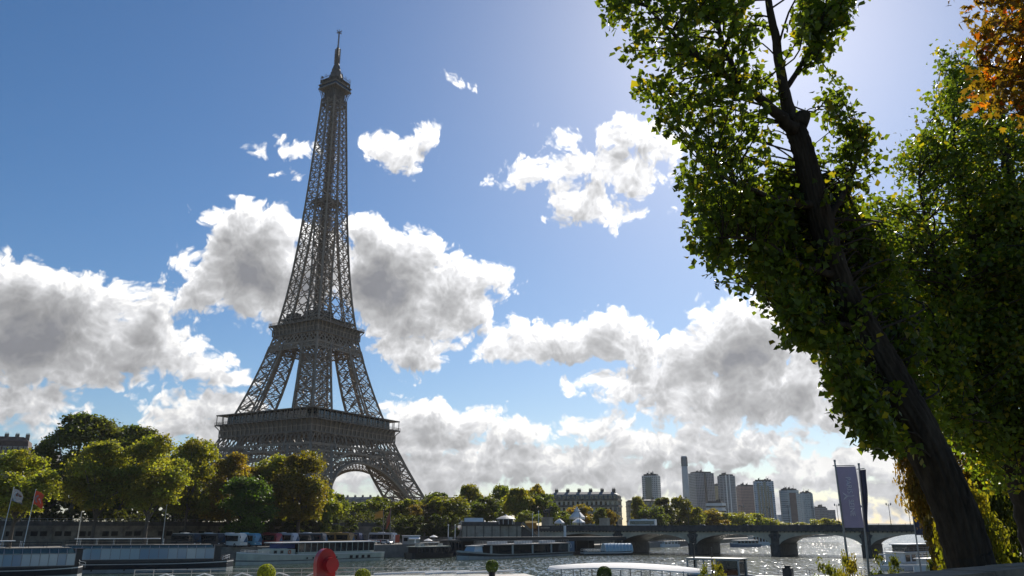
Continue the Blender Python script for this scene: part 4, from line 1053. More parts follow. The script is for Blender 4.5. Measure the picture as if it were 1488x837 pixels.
# ------------------------------------------------------------------ buildings
def win_mesh(w, h, frame, glass=None, name='window'):
    b = MB()
    b.bb(-w / 2, w / 2, -.04, 0, 0, h, 1)
    t = .14
    b.bb(-w / 2 - t, -w / 2, -.14, 0, -.1, h + t, 0); b.bb(w / 2, w / 2 + t, -.14, 0, -.1, h + t, 0); b.bb(-w / 2, w / 2, -.14, 0, h, h + t, 0); b.bb(-w / 2, w / 2, -.2, 0, -.16, 0, 0)
    return b.mesh(name, [frame, glass or M_glassd])
W_tall = win_mesh(1.25, 2.4, M_stone2); W_small = win_mesh(1.1, 1.6, M_stone2)
def dormer_mesh():
    b = MB(); b.bb(-.9, .9, -.5, 1.5, 0, 2.1, 0); b.bb(-.5, .5, -.53, -.5, .3, 1.7, 1)
    b.extr([(-.7, 2.1), (1.5, 2.1), (1.5, 2.5), (-.2, 2.75), (-.6, 2.5)], -1.1, 1.1, 0)
    return b.mesh('dormer', [M_stone2, M_glassd])
DORM = dormer_mesh()
def paris_block(label, p0, p1, depth, z0, rows, bays, fh=3.7, roof_h=6.0, name='apartment_building', wing=0, dormers=True, wall=None, chim=5, base_h=4.2, roof=None):
    d = Vector((p1.x - p0.x, p1.y - p0.y, 0)); L_ = d.length; rz = math.atan2(d.y, d.x)
    t = thing(name, label, 'building', (p0.x, p0.y, z0), rz); H = base_h + rows * fh
    MB().bb(0, L_, 0, depth, -.5, H).build('wall', wall or M_stone2, t)
    b = MB()
    for k in range(rows + 1):
        z = base_h + k * fh - .35; o = .5 if k in (1, rows - 1, rows) else .25
        b.bb(-o, L_ + o, -o, -.004, z, z + .35); b.bb(L_ + .004, L_ + o, 0, depth, z, z + .35); b.bb(-o, -.004, 0, depth, z, z + .35)
        if o > .3:
            b.bb(-o, L_ + o, -o, -o + .1, z + .35, z + 1.15); b.bb(L_ + o - .1, L_ + o, 0, depth, z + .35, z + 1.15)
    b.build('balconies', M_stone, t)
    b = MB(); i = .8
    b.loft([[(0, 0, H), (L_, 0, H), (L_, depth, H), (0, depth, H)], [(i, i, H + roof_h * .7), (L_ - i, i, H + roof_h * .7), (L_ - i, depth - i, H + roof_h * .7), (i, depth - i, H + roof_h * .7)],
            [(i * 5, i * 5, H + roof_h), (L_ - i * 5, i * 5, H + roof_h), (L_ - i * 5, depth - i * 5, H + roof_h), (i * 5, depth - i * 5, H + roof_h)]])
    rf = b.build('roof', roof or M_zinc, t)
    for k in range(chim):
        x = L_ * (k + .6) / chim; c = MB(); c.bb(x - 1.1, x + 1.1, depth * .3, depth * .3 + .9, H + roof_h * .4, H + roof_h + 1.6)
        for j in range(4): c.lathe([(.16, 0), (.13, .8)], (x - .8 + j * .5, depth * .3 + .45, H + roof_h + 1.6), 6)
        c.build('chimney', M_stone, rf)
    for r_ in range(rows):
        for k in range(bays): link('window', W_tall, t, (L_ * (k + .5) / bays, -.004, base_h + r_ * fh + .55))
        for k in range(wing): link('window', W_tall, t, (L_ + .004, depth * (k + .5) / wing, base_h + r_ * fh + .55), math.pi / 2)
    if dormers:
        for k in range(bays): link('dormer', DORM, t, (L_ * (k + .5) / bays, .5, H + .4))
        for k in range(wing): link('dormer', DORM, t, (L_ - .5, depth * (k + .5) / wing, H + .4), math.pi / 2)
    return t
hb = paris_block('long pale stone apartment building with rows of tall windows and dormers, beyond the bridge', base(797, 520, 7.5), base(899, 508, 7.5), 17, 7.5, 4, 15, 3.75, 5.2, wing=5, chim=6, wall=mat('cream_facade', (.56, .50, .39), .8, var=.15, vscale=.2))
paris_block('plain beige building between the long stone building and the first tower block', base(915, 640, 7.5), base(958, 640, 7.5), 15, 7.5, 5, 6, 3.7, 1.2, dormers=False, chim=3)
paris_block('long white building with a grey roof seen through the tower arch', base(482, 860, 9), base(572, 850, 9), 16, 9, 5, 16, 4.4, 6.5, chim=8, wall=M_white)
paris_block('white building half hidden behind the right foot of the tower', base(572, 905, 9), base(628, 900, 9), 16, 9, 6, 9, 3.8, 4.5, chim=4, wall=M_white)
paris_block('brown-roofed building behind the trees at the far left edge', base(-60, 470, 10), base(21, 480, 10), 14, 10, 8, 10, 4.9, 9, chim=5, wall=M_stone, roof=mat('brown_tiles', (.10, .065, .05), .8, var=.3, vscale=.5))
paris_block('lower grey-roofed building right of the brown-roofed one at the far left', base(20, 520, 10), base(54, 520, 10), 14, 10, 9, 6, 4.2, 7, chim=3, wall=M_stone2)
gl = paris_block('flat-topped blue glass building peeking above the trees right of the tower', base(632, 900, 9), base(672, 890, 9), 20, 9, 6, 8, 4.8, 1.0, dormers=False, chim=2, wall=M_glassb, name='glass_building')

def tower_block(label, pl, pr, ytop, Y, z0, fm, depth=None, turn=0.0, shape='box', fins=(), fin_m=None, cap=True, name='tower_block', slots=(), slot_m=None, group=None):
    a = base(pl, Y, z0); c = base(pr, Y, z0); w = (c - a).length; H = at((pl + pr) / 2, ytop, Y).z - z0; depth = depth or w * .8
    k = math.cos(turn) + abs(math.sin(turn)) * depth / w; w, depth = w / k, depth / k
    m = (a + c) / 2; t = thing(name, label, 'building', (m.x, m.y + depth / 2, z0), turn, group)
    b = MB()
    if shape == 'box': pl_ = [(-w / 2, -depth / 2), (w / 2, -depth / 2), (w / 2, depth / 2), (-w / 2, depth / 2)]
    elif shape == 'oct': q = w * .27; pl_ = [(-w / 2 + q, -depth / 2), (w / 2 - q, -depth / 2), (w / 2, -depth / 2 + q), (w / 2, depth / 2 - q), (w / 2 - q, depth / 2), (-w / 2 + q, depth / 2), (-w / 2, depth / 2 - q), (-w / 2, -depth / 2 + q)]
    else: pl_ = [(w / 2 * math.cos(u) * (1 - .08 * math.cos(2 * u)), depth / 2 * math.sin(u)) for u in [2 * math.pi * i / 20 for i in range(20)]]
    b.prism(pl_, 0, H); b.build('wall', fm, t)
    if cap:
        b = MB(); b.prism([(x * .8, y * .8) for x, y in pl_], H, H + 2.5)
        r = random.Random(int(pl)); 
        for _ in range(4): x = r.uniform(-w * .3, w * .3); b.bb(x - 1, x + 1, -2, 2, H + 2.5, H + r.uniform(3.5, 6)); b.bar((x + 2, 0, H + 2), (x + 2, 0, H + r.uniform(6, 9)), .35)
        b.build('roof_plant', M_dark, t)
    for u in fins: MB().bb(u * w - .9, u * w + .9, -depth / 2 - 1.1, -depth / 2 + (2 if shape != 'box' else 0) - .01, 0, H + 1).build('fin', fin_m or M_white, t)
    for u, fw, z_a, z_b in slots: MB().bb(u * w - fw, u * w + fw, -depth / 2 - .35, -depth / 2 - .01, z_a * H, z_b * H).build('window_strip', slot_m or M_glassd, t)
    return t
FA = facade_mat('facade_grey', (.25, .25, .26), (.05, .065, .08), 3.0, 3.4, .55, .6)
FB = facade_mat('facade_pale', (.45, .45, .44), (.05, .06, .07), 3.0, 3.0, .5, .5)
FC = facade_mat('facade_red', (.28, .17, .14), (.05, .045, .045), 3.0, 2.8, .5, .55)
FD = facade_mat('facade_blue', (.34, .41, .49), (.10, .15, .21), 3.2, 5.0, .6, .75, .4)
FE = facade_mat('facade_teal', (.32, .38, .41), (.14, .19, .21), 3.0, 1.6, .5, .5, .5)
FG = facade_mat('facade_dark', (.17, .18, .2), (.04, .05, .06), 3.0, 3.0, .5, .6)
BT = 'tower blocks on the skyline'
tower_block('pale grey tower block standing alone left of the white chimney', 937, 966, 691, 1250, 7, FB, turn=R(-24), slots=((-.08, 5, .05, .97),), group=BT)
tower_block('narrow grey tower half hidden behind the white chimney', 1002, 1011, 703, 1750, 7, FA, group=BT)
tower_block('broad dark grey tower block right of the white chimney', 1009, 1044, 687, 1550, 7, FA, turn=R(14), group=BT, slots=((.02, 2.2, 0, 1),))
tower_block('thin yellowish tower squeezed between two grey tower blocks', 1042, 1050, 706, 1800, 7, facade_mat('facade_yellow', (.4, .33, .16), (.1, .1, .09), 3, 3, .5, .5), group=BT)
tower_block('rounded grey tower block with two white vertical ribs', 1050, 1078, 691, 1500, 7, FA, shape='round', fins=(-.12, .06), group=BT)
tower_block('reddish brown tower block between the ribbed and the blue towers', 1078, 1104, 706, 1650, 7, FC, turn=R(10), group=BT)
tower_block('pale blue glass tower with dark vertical slots', 1102, 1135, 699, 1350, 7, FD, turn=R(-14), slots=((-.28, 1.6, .1, .96), (-.12, 1.6, .05, .9), (.05, 2.2, 0, .98), (.2, 1.5, .1, .9), (.33, 1.2, .0, .8)), group=BT)
tower_block('eight-sided teal tower with a brown central strip', 1142, 1169, 712, 1350, 7, FE, shape='oct', slots=((.05, 5.5, 0, .93),), slot_m=mat('brown_panel', (.13, .085, .07), .6, var=.3, vscale=.2), group=BT)
tower_block('pale curved tower touching the eight-sided teal tower', 1168, 1190, 717, 1420, 7, FE, shape='round', fins=(-.3, .05, .25), fin_m=FE, group=BT)
tower_block('low grey stepped tower at the right end of the skyline', 1189, 1207, 738, 1500, 7, FG, turn=R(20), group=BT)
tower_block('small dark block at the very right end of the skyline', 1204, 1217, 741, 1600, 7, FG, cap=False, group=BT)
tower_block('low white office block with dark window bands in front of the tower blocks', 1030, 1061, 731, 1050, 7, mat('office_panel', (.5, .53, .55), .5, var=.1, vscale=.2), turn=R(-30), name='office_block', slots=((.1, 13, .30, .36), (.1, 13, .48, .54), (.1, 13, .66, .72), (.1, 13, .84, .9)), slot_m=M_glassd)
tower_block('distant bluish block in the gap between the blue and teal towers', 1133, 1146, 748, 2300, 7, FD, cap=False, group=BT)
q = base(1000.5, 1500, 7); H = at(1000, 663, 1500).z - 7
ch = thing('boiler_chimney', 'tall slender white chimney rising above the tower blocks', 'chimney', q)
MB().lathe([(7.4, 0), (6.2, H * .45), (5.4, H)], n=20).build('shaft', mat('white_concrete', (.5, .49, .46), .8, var=.15, vscale=.05), ch, smooth=True)
b = MB()
for i in range(10): a = math.pi + math.pi * i / 9; b.bar((5.62 * math.cos(a), 5.62 * math.sin(a), H * .86), (5.5 * math.cos(a), 5.5 * math.sin(a), H * .985), .8)
b.build('louvres', M_dark, ch)

# kiosk, tents, carousel canopies
M_canvas = mat('white_canvas', (.78, .76, .72), .8, var=.08, vscale=1)
q = base(735, 342, 11.2)
k = thing('round_kiosk', 'round dark kiosk with a pale conical roof standing on the stone terrace', 'kiosk', q)
MB().lathe([(3.1, 0), (3.1, 2.0)], n=16).build('cabin', mat('dark_timber', (.05, .035, .03), .7, var=.3, vscale=2), k)
b = MB()
for i in range(10): a = i * .628; b.bar((3.4 * math.cos(a), 3.4 * math.sin(a), 0), (3.4 * math.cos(a), 3.4 * math.sin(a), 2.2), .18)
b.build('posts', M_white, k)
MB().lathe([(4.1, 2.0), (4.0, 2.25), (2.2, 3.1), (.7, 3.5), (.25, 3.9), (.05, 4.2)], n=16).build('roof', mat('pale_slate', (.4, .39, .37), .6, var=.15, vscale=1), k)
q = base(688, 352, 11); k = thing('pale_tent', 'pale rectangular tent roof left of the round kiosk', 'tent', q, R(8))
b = MB(); b.extr([(-2.5, 1.0), (2.5, 1.0), (2.2, 1.9), (-1.2, 2.9), (-2.4, 1.4)], -4, 4); b.build('canopy', M_canvas, k)
b = MB()
for x in (-3.8, 3.8):
    for y in (-2.2, 2.2): b.bar((x, y, -.6), (x, y, 1.1), .15)
b.build('poles', M_steel, k)
def canopy(px, Y, z, r, h, lab, tiers=1):
    q = base(px, Y, z); k = thing('white_canopy', lab, 'canopy', q, group='white canopies by the bridge end')
    b = MB(); n = 12; rings = []
    for rr, zz in ((r, h * .5), (r * 1.02, h * .62), (r * .5, h * .85), (r * .08, h)): rings.append([(rr * (1 - .06 * (i % 2)) * math.cos(2 * math.pi * i / n), rr * (1 - .06 * (i % 2)) * math.sin(2 * math.pi * i / n), zz) for i in range(n)])
    b.loft(rings)
    if tiers > 1: b.lathe([(r * .42, h * .95), (r * .2, h * 1.08), (.1, h * 1.2)], n=12)
    b.build('canvas', M_canvas, k)
    b = MB()
    for i in range(6): a = i * 1.047; b.bar((r * .9 * math.cos(a), r * .9 * math.sin(a), 0), (r * .9 * math.cos(a), r * .9 * math.sin(a), h * .55), .16)
    b.bar((0, 0, 0), (0, 0, h), .3); b.build('posts', M_steel, k)
canopy(839, 400, 9.6, 3.8, 8.6, 'largest white carousel canopy, highest of the three beside the bridge end', 2)
canopy(841, 376, 9.6, 2.9, 4.6, 'low white canopy just under the largest carousel canopy')
canopy(813, 372, 9.6, 2.3, 4.2, 'small white canopy right of the statue pedestal')
q = base(772, 352, 9.6); k = thing('yellow_stall', 'small orange and yellow stall at the top of the quay stairs', 'stall', q)
MB().box((0, 0, 1.1), (4.5, 2, 2.2)).build('counter', mat('orange_canvas', (.5, .22, .03), .8, var=.3, vscale=1.5), k); MB().extr([(-1.4, 2.2), (1.4, 2.2), (0, 3.1)], -2.5, 2.5).build('awning', mat('yellow_canvas', (.6, .36, .05), .8, var=.3, vscale=2), k)

# ------------------------------------------------------------------ coaches and cars
def coach_proto():
    t = thing('parked_coach', '', 'coach', group='coaches parked on the far quay')
    L_, W_ = 12.0, 2.55
    b = MB(); pr = [(-W_ / 2, .45), (W_ / 2, .45), (W_ / 2, 2.1), (W_ / 2 - .05, 3.2), (W_ / 2 - .35, 3.55), (-W_ / 2 + .35, 3.55), (-W_ / 2 + .05, 3.2), (-W_ / 2, 2.1)]
    def sec(x, sc=1.0, dz=0): return [(x, y * sc, z if z > .5 else z + dz) for y, z in pr]
    rr = [sec(-L_ / 2, .97), sec(-L_ / 2 + .3), sec(L_ / 2 - .9), [(L_ / 2 - (.0 if z < 2.2 else .35 + (z - 2.2) * .25), y * .96, z) for y, z in pr]]
    b.loft(rr); o = b.build('body', M_paint, t); o['tintable'] = 1
    b = MB()
    for s_ in (-1, 1):
        y = s_ * (W_ / 2 + .04)
        v = [(-L_ / 2 + .4, y, 1.55), (L_ / 2 - 1.0, y, 1.55), (L_ / 2 - 1.0, y - s_ * .045, 3.0), (-L_ / 2 + .4, y - s_ * .045, 3.0)]
        b.add(v + [(x, y_ - s_ * .05, z) for x, y_, z in v], [(0, 1, 2, 3), (4, 7, 6, 5), (0, 4, 5, 1), (1, 5, 6, 2), (2, 6, 7, 3), (3, 7, 4, 0)])
    b.build('side_windows', M_glassd, t)
    b = MB(); v = [(L_ / 2 + .02, -1.15, 1.3), (L_ / 2 + .02, 1.15, 1.3), (L_ / 2 - .62, 1.08, 3.2), (L_ / 2 - .62, -1.08, 3.2)]
    b.add(v + [(x - .1, y, z) for x, y, z in v], _BF); b.build('windscreen', mat('windscreen_glass', (.04, .07, .11), .06, spec=.9), t)
    for x in (-3.6, 3.6):
        for s_ in (-1, 1):
            w = MB(); w.tube([(x, s_ * (W_ / 2 - .28), .5), (x, s_ * (W_ / 2 + .03), .5)], .5, 14); wh = w.build('wheel', M_rubber, t)
            w = MB(); w.tube([(x, s_ * (W_ / 2), .5), (x, s_ * (W_ / 2 + .05), .5)], .28, 10); w.build('rim', M_steel, wh)
    b = MB(); b.bb(-5.7, 4.6, -1.0, 1.0, 3.5, 3.62); b.bb(-2, 0, -.8, .8, 3.62, 3.8); r_ = b.build('roof_panel', M_paint, t, color=(.7, .7, .69)); r_['rooft'] = 1
    for s_ in (-1, 1):
        MB().box((L_ / 2 + .03, s_ * .9, .9), (.08, .4, .22)).build('headlight', M_white, t)
        b = MB(); b.bar((L_ / 2 - .3, s_ * 1.2, 3.2), (L_ / 2 + .35, s_ * 1.45, 2.9), .06); b.box((L_ / 2 + .35, s_ * 1.45, 2.6), (.12, .22, .5)); b.build('mirror', M_dark, t)
    return t
coach0 = coach_proto()
CO = [(283, 252, (.04, .04, .045), (.75, .74, .7), 'black coach with a white roof, leftmost of the parked coaches'),
      (318, 250, (.03, .03, .035), (.6, .6, .6), 'black coach with a white cap, second from the left of the row'),
      (350, 248, (.62, .6, .57), (.75, .74, .72), 'white coach nearest the bow of the cream riverboat'),
      (371, 254, (.06, .22, .36), (.2, .5, .62), 'bright blue coach behind the bow of the cream riverboat'),
      (356, 276, (.1, .34, .45), (.15, .45, .55), 'light blue-roofed coach behind the bright blue coach'),
      (382, 274, (.25, .02, .03), (.3, .03, .04), 'dark red coach farther back beside the blue ones'),
      (402, 266, (.28, .02, .03), (.25, .02, .03), 'red coach in front of the dark red one'),
      (426, 272, (.55, .55, .58), (.7, .7, .7), 'white coach between the red coach and the black and white coach'),
      (468, 274, (.035, .037, .045), (.62, .62, .62), 'black and white coach parked almost side-on above the riverboat roof'),
      (489, 286, (.3, .17, .05), (.55, .4, .2), 'tan-roofed coach right of the black and white coach'),
      (508, 282, (.28, .16, .05), (.5, .34, .15), 'second tan coach, lower and in front of the first tan one'),
      (521, 304, (.04, .05, .1), (.1, .12, .2), 'long dark blue coach at the back under the clipped trees'),
      (571, 300, (.5, .5, .5), (.72, .71, .7), 'white coach with a dark side at the right end of the row')]
for i, (px, Y, col, roof, lab) in enumerate(CO):
    t = coach0 if i == 0 else dup(coach0); hd = R(-38 if i not in (8, 11) else -24)
    q = base(px, Y, QZ) - Vector((math.cos(hd), math.sin(hd), 0)) * 5.2
    t.location = q; t.rotation_euler = (0, 0, hd); t.scale = (1.08, 1.08, 1.08); t['label'] = lab
    for o in COL.objects:
        if o.parent == t:
            if 'tintable' in o: o.color = (*col, 1)
            if 'rooft' in o: o.color = (*roof, 1)
q = bl(36, 11, 9.604); t = dup(coach0, q, BRZ + math.pi, scale=(1, 1, 1), label='white coach driving over the bridge above the second arch')
t['group'] = 'vehicles crossing the bridge'
for o in COL.objects:
    if o.parent == t and 'tintable' in o: o.color = (.7, .7, .68, 1)
def car_proto():
    t = thing('parked_car', '', 'car'); b = MB()
    pr = [(-2.1, .35), (2.1, .35), (2.15, .75), (1.9, .95), (1.0, 1.02), (-1.9, 1.05), (-2.12, .8)]
    b.loft([[(x, -.86, z) for x, z in pr], [(x, .86, z) for x, z in pr]]); o = b.build('body', M_paint, t); o['tintable'] = 1
    b = MB(); b.loft([[(1.1, -.8, 1.0), (1.1, .8, 1.0), (-1.7, .8, 1.03), (-1.7, -.8, 1.03)], [(.3, -.62, 1.45), (.3, .62, 1.45), (-1.2, .62, 1.47), (-1.2, -.62, 1.47)]]); b.build('cabin_glass', M_glassd, t)
    o = MB().bb(-1.2, .3, -.6, .6, 1.46, 1.5).build('roof', M_paint, t); o['tintable'] = 1
    for x in (-1.3, 1.3):
        for s_ in (-1, 1): MB().tube([(x, s_ * .66, .33), (x, s_ * .88, .33)], .33, 12).build('wheel', M_rubber, t)
    for s_ in (-1, 1): MB().box((2.13, s_ * .6, .72), (.08, .35, .14)).build('headlight', M_white, t)
    return t
car0 = car_proto()
for i, (q, rz, col, lab) in enumerate(((base(534, 300, QZ), R(-30), (.08, .12, .25), 'small blue car parked beside the two mid-quay flags'), (base(561, 293, QZ), R(-20), (.65, .65, .65), 'white van-like car on the quay edge by the two mid-quay flags'),
                                      (bl(62, 10, 9.604), BRZ, (.7, .7, .7), 'white car crossing the bridge above the third arch'), (bl(78, 14, 9.604), BRZ, (.05, .05, .06), 'dark car crossing near the middle of the bridge'),
                                      (bl(98, 10, 9.604), BRZ, (.5, .5, .52), 'grey car crossing the right half of the bridge'))):
    t = car0 if i == 0 else dup(car0)
    t.location = q; t.rotation_euler = (0, 0, rz); t['label'] = lab
    for o in COL.objects:
        if o.parent == t and 'tintable' in o: o.color = (*col, 1)

# ------------------------------------------------------------------ boats
M_hulld = mat('dark_hull', (.02, .022, .028), .35, var=.3, vscale=.6)
M_hullp = mat('pale_grey_hull', (.36, .38, .36), .5, var=.25, vscale=.6)
M_cream = mat('cream_hull', (.5, .52, .43), .45, var=.2, vscale=.5)
M_navy = mat('navy_hull', (.02, .035, .09), .35, var=.2, vscale=.6)
M_deck = mat('worn_deck', (.17, .16, .14), .8, var=.35, vscale=.8)
def pane_mat():
    m = mat('reflective_glazing', (.2, .27, .31), .12, spec=.9); nt = m.node_tree; b = nt.nodes['Principled BSDF']; oi = nt.nodes.new('ShaderNodeObjectInfo'); cr = nt.nodes.new('ShaderNodeValToRGB')
    cr.color_ramp.elements[0].color = (.14, .24, .36, 1); cr.color_ramp.elements[1].color = (.5, .56, .55, 1); e = cr.color_ramp.elements.new(.5); e.color = (.3, .42, .48, 1)
    nt.links.new(oi.outputs['Random'], cr.inputs[0]); nt.links.new(cr.outputs[0], b.inputs['Base Color']); return m
M_panel = pane_mat()
M_roofg = mat('green_glass_roof', (.05, .09, .08), .1, spec=.9, var=.4, vscale=.5)
M_wood = mat('varnished_wood', (.14, .07, .03), .5, var=.3, vscale=2)
def hull_rings(L, W, H, bow=.18, stern=.06, z0=-.8, sheer=.5, n=24, flare=.8):
    """rings along x for a boat hull centred on the origin, bow at +x"""
    out = []
    for i in range(n + 1):
        u = i / n; x = -L / 2 + L * u
        w = W / 2 * min(1, max(0.0, 1 - ((u - (1 - bow)) / bow) ** 2) ** .5 if u > 1 - bow else 1, .72 + .28 * (u / stern) ** .5 if u < stern else 1)
        w = max(w, .06); h = H + sheer * max(0, (u - .6) / .4) ** 2
        out.append((x, w, h))
    return out
def hull(L, W, H, bands, name='hull', parent=None, **k):
    """bands: [(fraction of height, material index)...] from keel to deck"""
    rr = hull_rings(L, W, H, **k); mats_ = [m for _, m in bands]; b = MB(); z_prev = None
    edges = [None] + [f for f, _ in bands]
    for bi, (f1, _) in enumerate(bands):
        f0 = edges[bi]
        def zz(f, h): return -.8 if f is None else h * f
        def ww(f, w): return w * (.86 if f is None else .9 + .1 * f)
        ring = []
        for x, w, h in rr: ring.append([(x, -ww(f0, w), zz(f0, h)), (x, -ww(f1, w), zz(f1, h)), (x, ww(f1, w), zz(f1, h)), (x, ww(f0, w), zz(f0, h))])
        for (A, C) in zip(ring, ring[1:]):
            b.add(A + C, [(0, 1, 5, 4), (2, 3, 7, 6)], bi)
        for A, fl in ((ring[0], 0), (ring[-1], 1)): b.add(A, [(0, 3, 2, 1)] if not fl else [(0, 1, 2, 3)], bi)
    dk = [(x, -w, h - .25) for x, w, h in rr] + [(x, w, h - .25) for x, w, h in rr[::-1]]
    n = len(rr)
    b.add(dk, [(i, i + 1, 2 * n - 2 - i, 2 * n - 1 - i) for i in range(n - 1)], len(bands))
    return b.build(name, mats_ + [M_deck], parent)
def rail(b, pts, h, n_mid=1, w=.06, step=1.5):
    for p, q in zip(pts, pts[1:]):
        p, q = Vector(p), Vector(q); k = max(1, int((q - p).length / step))
        for i in range(k + 1): a = p.lerp(q, i / k); b.bar(a, a + Vector((0, 0, h)), w)
        for j in range(1, n_mid + 2): z = Vector((0, 0, h * j / (n_mid + 1))); b.bar(p + z, q + z, w)
def place(o, pr, pl, z=0):
    """put a boat so that its bow (+x end) is at pr and its stern at pl"""
    d = pr - pl; o.location = ((pr.x + pl.x) / 2, (pr.y + pl.y) / 2, z); o.rotation_euler = (0, 0, math.atan2(d.y, d.x)); return d.length

def glass_boat(label, pr, pl, W=8.5, cab=(.06, .88), zs=(1.75, 2.8, 5.1, 5.8), npan=14, awning=True):
    t = thing('glass_riverboat', label, 'boat'); L_ = place(t, pr, pl)
    hull(L_, W, zs[0] + .35, [(.32, M_hullp), (.8, M_hulld), (.88, M_white), (1.0, M_hulld)], parent=t, bow=.1, sheer=.5)
    x0, x1 = -L_ / 2 + L_ * cab[0], -L_ / 2 + L_ * cab[1]; hw = W / 2 - .35
    MB().bb(x0, x1, -hw, hw, zs[0] + .1, zs[1]).build('cabin_base', M_hulld, t)
    pw = (x1 - x0) / npan; pm = MB().bb(-pw / 2 + .06, pw / 2 - .06, -.03, .03, zs[1], zs[2]).mesh('window', M_panel)
    for s_ in (-1, 1):
        for i in range(npan): link('window', pm, t, (x0 + pw * (i + .5), s_ * (hw - .02), 0))
    MB().bb(x0 + .3, x1 - .3, -hw + .3, hw - .3, zs[1], zs[2] - .1).build('saloon', M_void, t)
    b = MB()
    for s_ in (-1, 1):
        for i in range(npan + 1): x = x0 + pw * i; b.bar((x, s_ * hw, zs[1]), (x, s_ * hw, zs[2]), .1); b.bar((x, s_ * hw, zs[2]), (x, s_ * (hw - 1.0), zs[3]), .09)
        b.bar((x0, s_ * hw, zs[2]), (x1, s_ * hw, zs[2]), .14); b.bar((x0, s_ * hw, zs[1]), (x1, s_ * hw, zs[1]), .14)
    b.build('frame', M_steel, t)
    b = MB()
    for s_ in (-1, 1):
        y, y2 = s_ * (hw - .03), s_ * (hw - 1.0)
        b.add([(x0, y, zs[2]), (x1, y, zs[2]), (x1 - .6, y2, zs[3]), (x0, y2, zs[3]), (x0, y, zs[2] - .05), (x1, y, zs[2] - .05), (x1 - .6, y2, zs[3] - .05), (x0, y2, zs[3] - .05)], _BF)
    b.build('sloping_glass', M_roofg, t)
    MB().bb(x0, x1 - .8, -hw + .95, hw - .95, zs[3] - .1, zs[3] + .12).build('roof_deck', M_deck, t)
    b = MB(); rail(b, [(x0 + .5, -hw + 1.1, zs[3] + .1), (x1 - 2, -hw + 1.1, zs[3] + .1), (x1 - 2, hw - 1.1, zs[3] + .1), (x0 + .5, hw - 1.1, zs[3] + .1)], 1.0, 1, .07, 3)
    b.build('roof_railing', M_dark, t)
    if awning:
        b = MB(); b.bb(x0 + 2, x0 + (x1 - x0) * .62, -1.5, 1.5, zs[3] + 1.35, zs[3] + 1.5)
        for i in range(6): x = x0 + 3 + i * (x1 - x0) * .11; b.bar((x, -1.4, zs[3]), (x, -1.4, zs[3] + 1.4), .1); b.bar((x, 1.4, zs[3]), (x, 1.4, zs[3] + 1.4), .1)
        b.build('roof_awning', M_white, t)
    b = MB(); b.bb(x1 + .2, x1 + 1.6, -1.4, 1.4, zs[0], zs[3] - .3); b.bb(x1 + .1, x1 + 1.9, -1.7, 1.7, zs[3] - .3, zs[3] - .1); b.build('wheelhouse', M_hulld, t)
    b = MB(); xb = L_ / 2 - .4
    rail(b, [(x1 + 2, -hw + .2, zs[0] + .3), (x1 + (xb - x1) * .6, -hw + .9, zs[0] + .5), (xb - .6, -.8, zs[0] + .8), (xb - .6, .8, zs[0] + .8), (x1 + (xb - x1) * .6, hw - .9, zs[0] + .5), (x1 + 2, hw - .2, zs[0] + .3)], 1.0, 1, .07, 1.2)
    b.build('bow_railing', M_white, t)
    b = MB()
    for i in range(5): b.tube([(x0 + L_ * .17 * i, -W / 2 - .05, .9), (x0 + L_ * .17 * i, -W / 2 - .2, .4)], .16, 6)
    b.build('fenders', M_rubber, t)
    return t
glass_boat('long glass-sided riverboat with blue-grey window panels, moored at the lower left', base(338, 200, 0), base(70, 186, 0), npan=16)
glass_boat('nearer glass-sided riverboat cut off by the left edge of the photo', base(118, 170, 0), base(-160, 152, 0), npan=18, cab=(.04, .93), zs=(1.7, 2.5, 4.7, 5.7))

# cream riverboat
t = thing('cream_riverboat', 'cream two-deck riverboat with a flat pale roof, moored in front of the coaches', 'boat')
L_ = place(t, base(342, 226, 0), base(549, 268, 0)); t['length'] = L_
hull(L_, 8.2, 2.5, [(.28, M_cream), (.36, M_hulld), (.9, M_cream), (1.0, M_white)], parent=t, bow=.22, sheer=.9)
hw = 3.5; x0, x1 = -L_ / 2 + L_ * .1, -L_ / 2 + L_ * .66
MB().bb(x0, x1, -hw, hw, 2.2, 3.0).build('cabin_base', M_cream, t)
MB().bb(x0 + .2, x1 - .2, -hw + .2, hw - .2, 3.0, 5.4).build('saloon', M_void, t)
npan = 13; pw = (x1 - x0) / npan; pm = MB().bb(-pw / 2 + .1, pw / 2 - .1, -.03, .03, 3.05, 5.3).mesh('window', M_glassd)
for s_ in (-1, 1):
    for i in range(npan): link('window', pm, t, (x0 + pw * (i + .5), s_ * hw, 0))
b = MB()
for s_ in (-1, 1):
    for i in range(npan + 1): b.bar((x0 + pw * i, s_ * hw, 3), (x0 + pw * i, s_ * hw, 5.5), .16)
b.build('window_posts', M_cream, t)
MB().bb(x0 - 2.2, x1 + 6.5, -hw - .3, hw + .3, 5.5, 5.75).build('roof', M_white, t)
b = MB(); b.bb(x1 + .5, x1 + 9, -2.9, 2.9, 2.2, 3.9); b.bb(x1 + 3, x1 + 8, -2.4, 2.4, 3.9, 4.1); fc = b.build('fore_cabin', M_cream, t)
for x in (x1 + 5.2, x1 + 7.4): MB().bb(x - .5, x + .5, 2.9, 2.95, 2.8, 3.6).build('window', M_glassd, fc); MB().bb(x - .5, x + .5, -2.95, -2.9, 2.8, 3.6).build('window', M_glassd, fc)
for s_ in (-1, 1):
    b = MB(); b.tube([(x1 + 2.6 + .45 * math.cos(a), s_ * 3.0, 3.1 + .45 * math.sin(a)) for a in [i * .524 for i in range(13)]], .13, 6); b.build('lifebuoy', mat('lifebuoy_orange', (.6, .16, .06), .6), fc)
MB().bb(x1 + .3, x1 + 5.6, -2.3, 2.3, 4.11, 5.3).build('blue_tarpaulin', mat('blue_tarp', (.03, .06, .2), .6, var=.3, vscale=1), t)
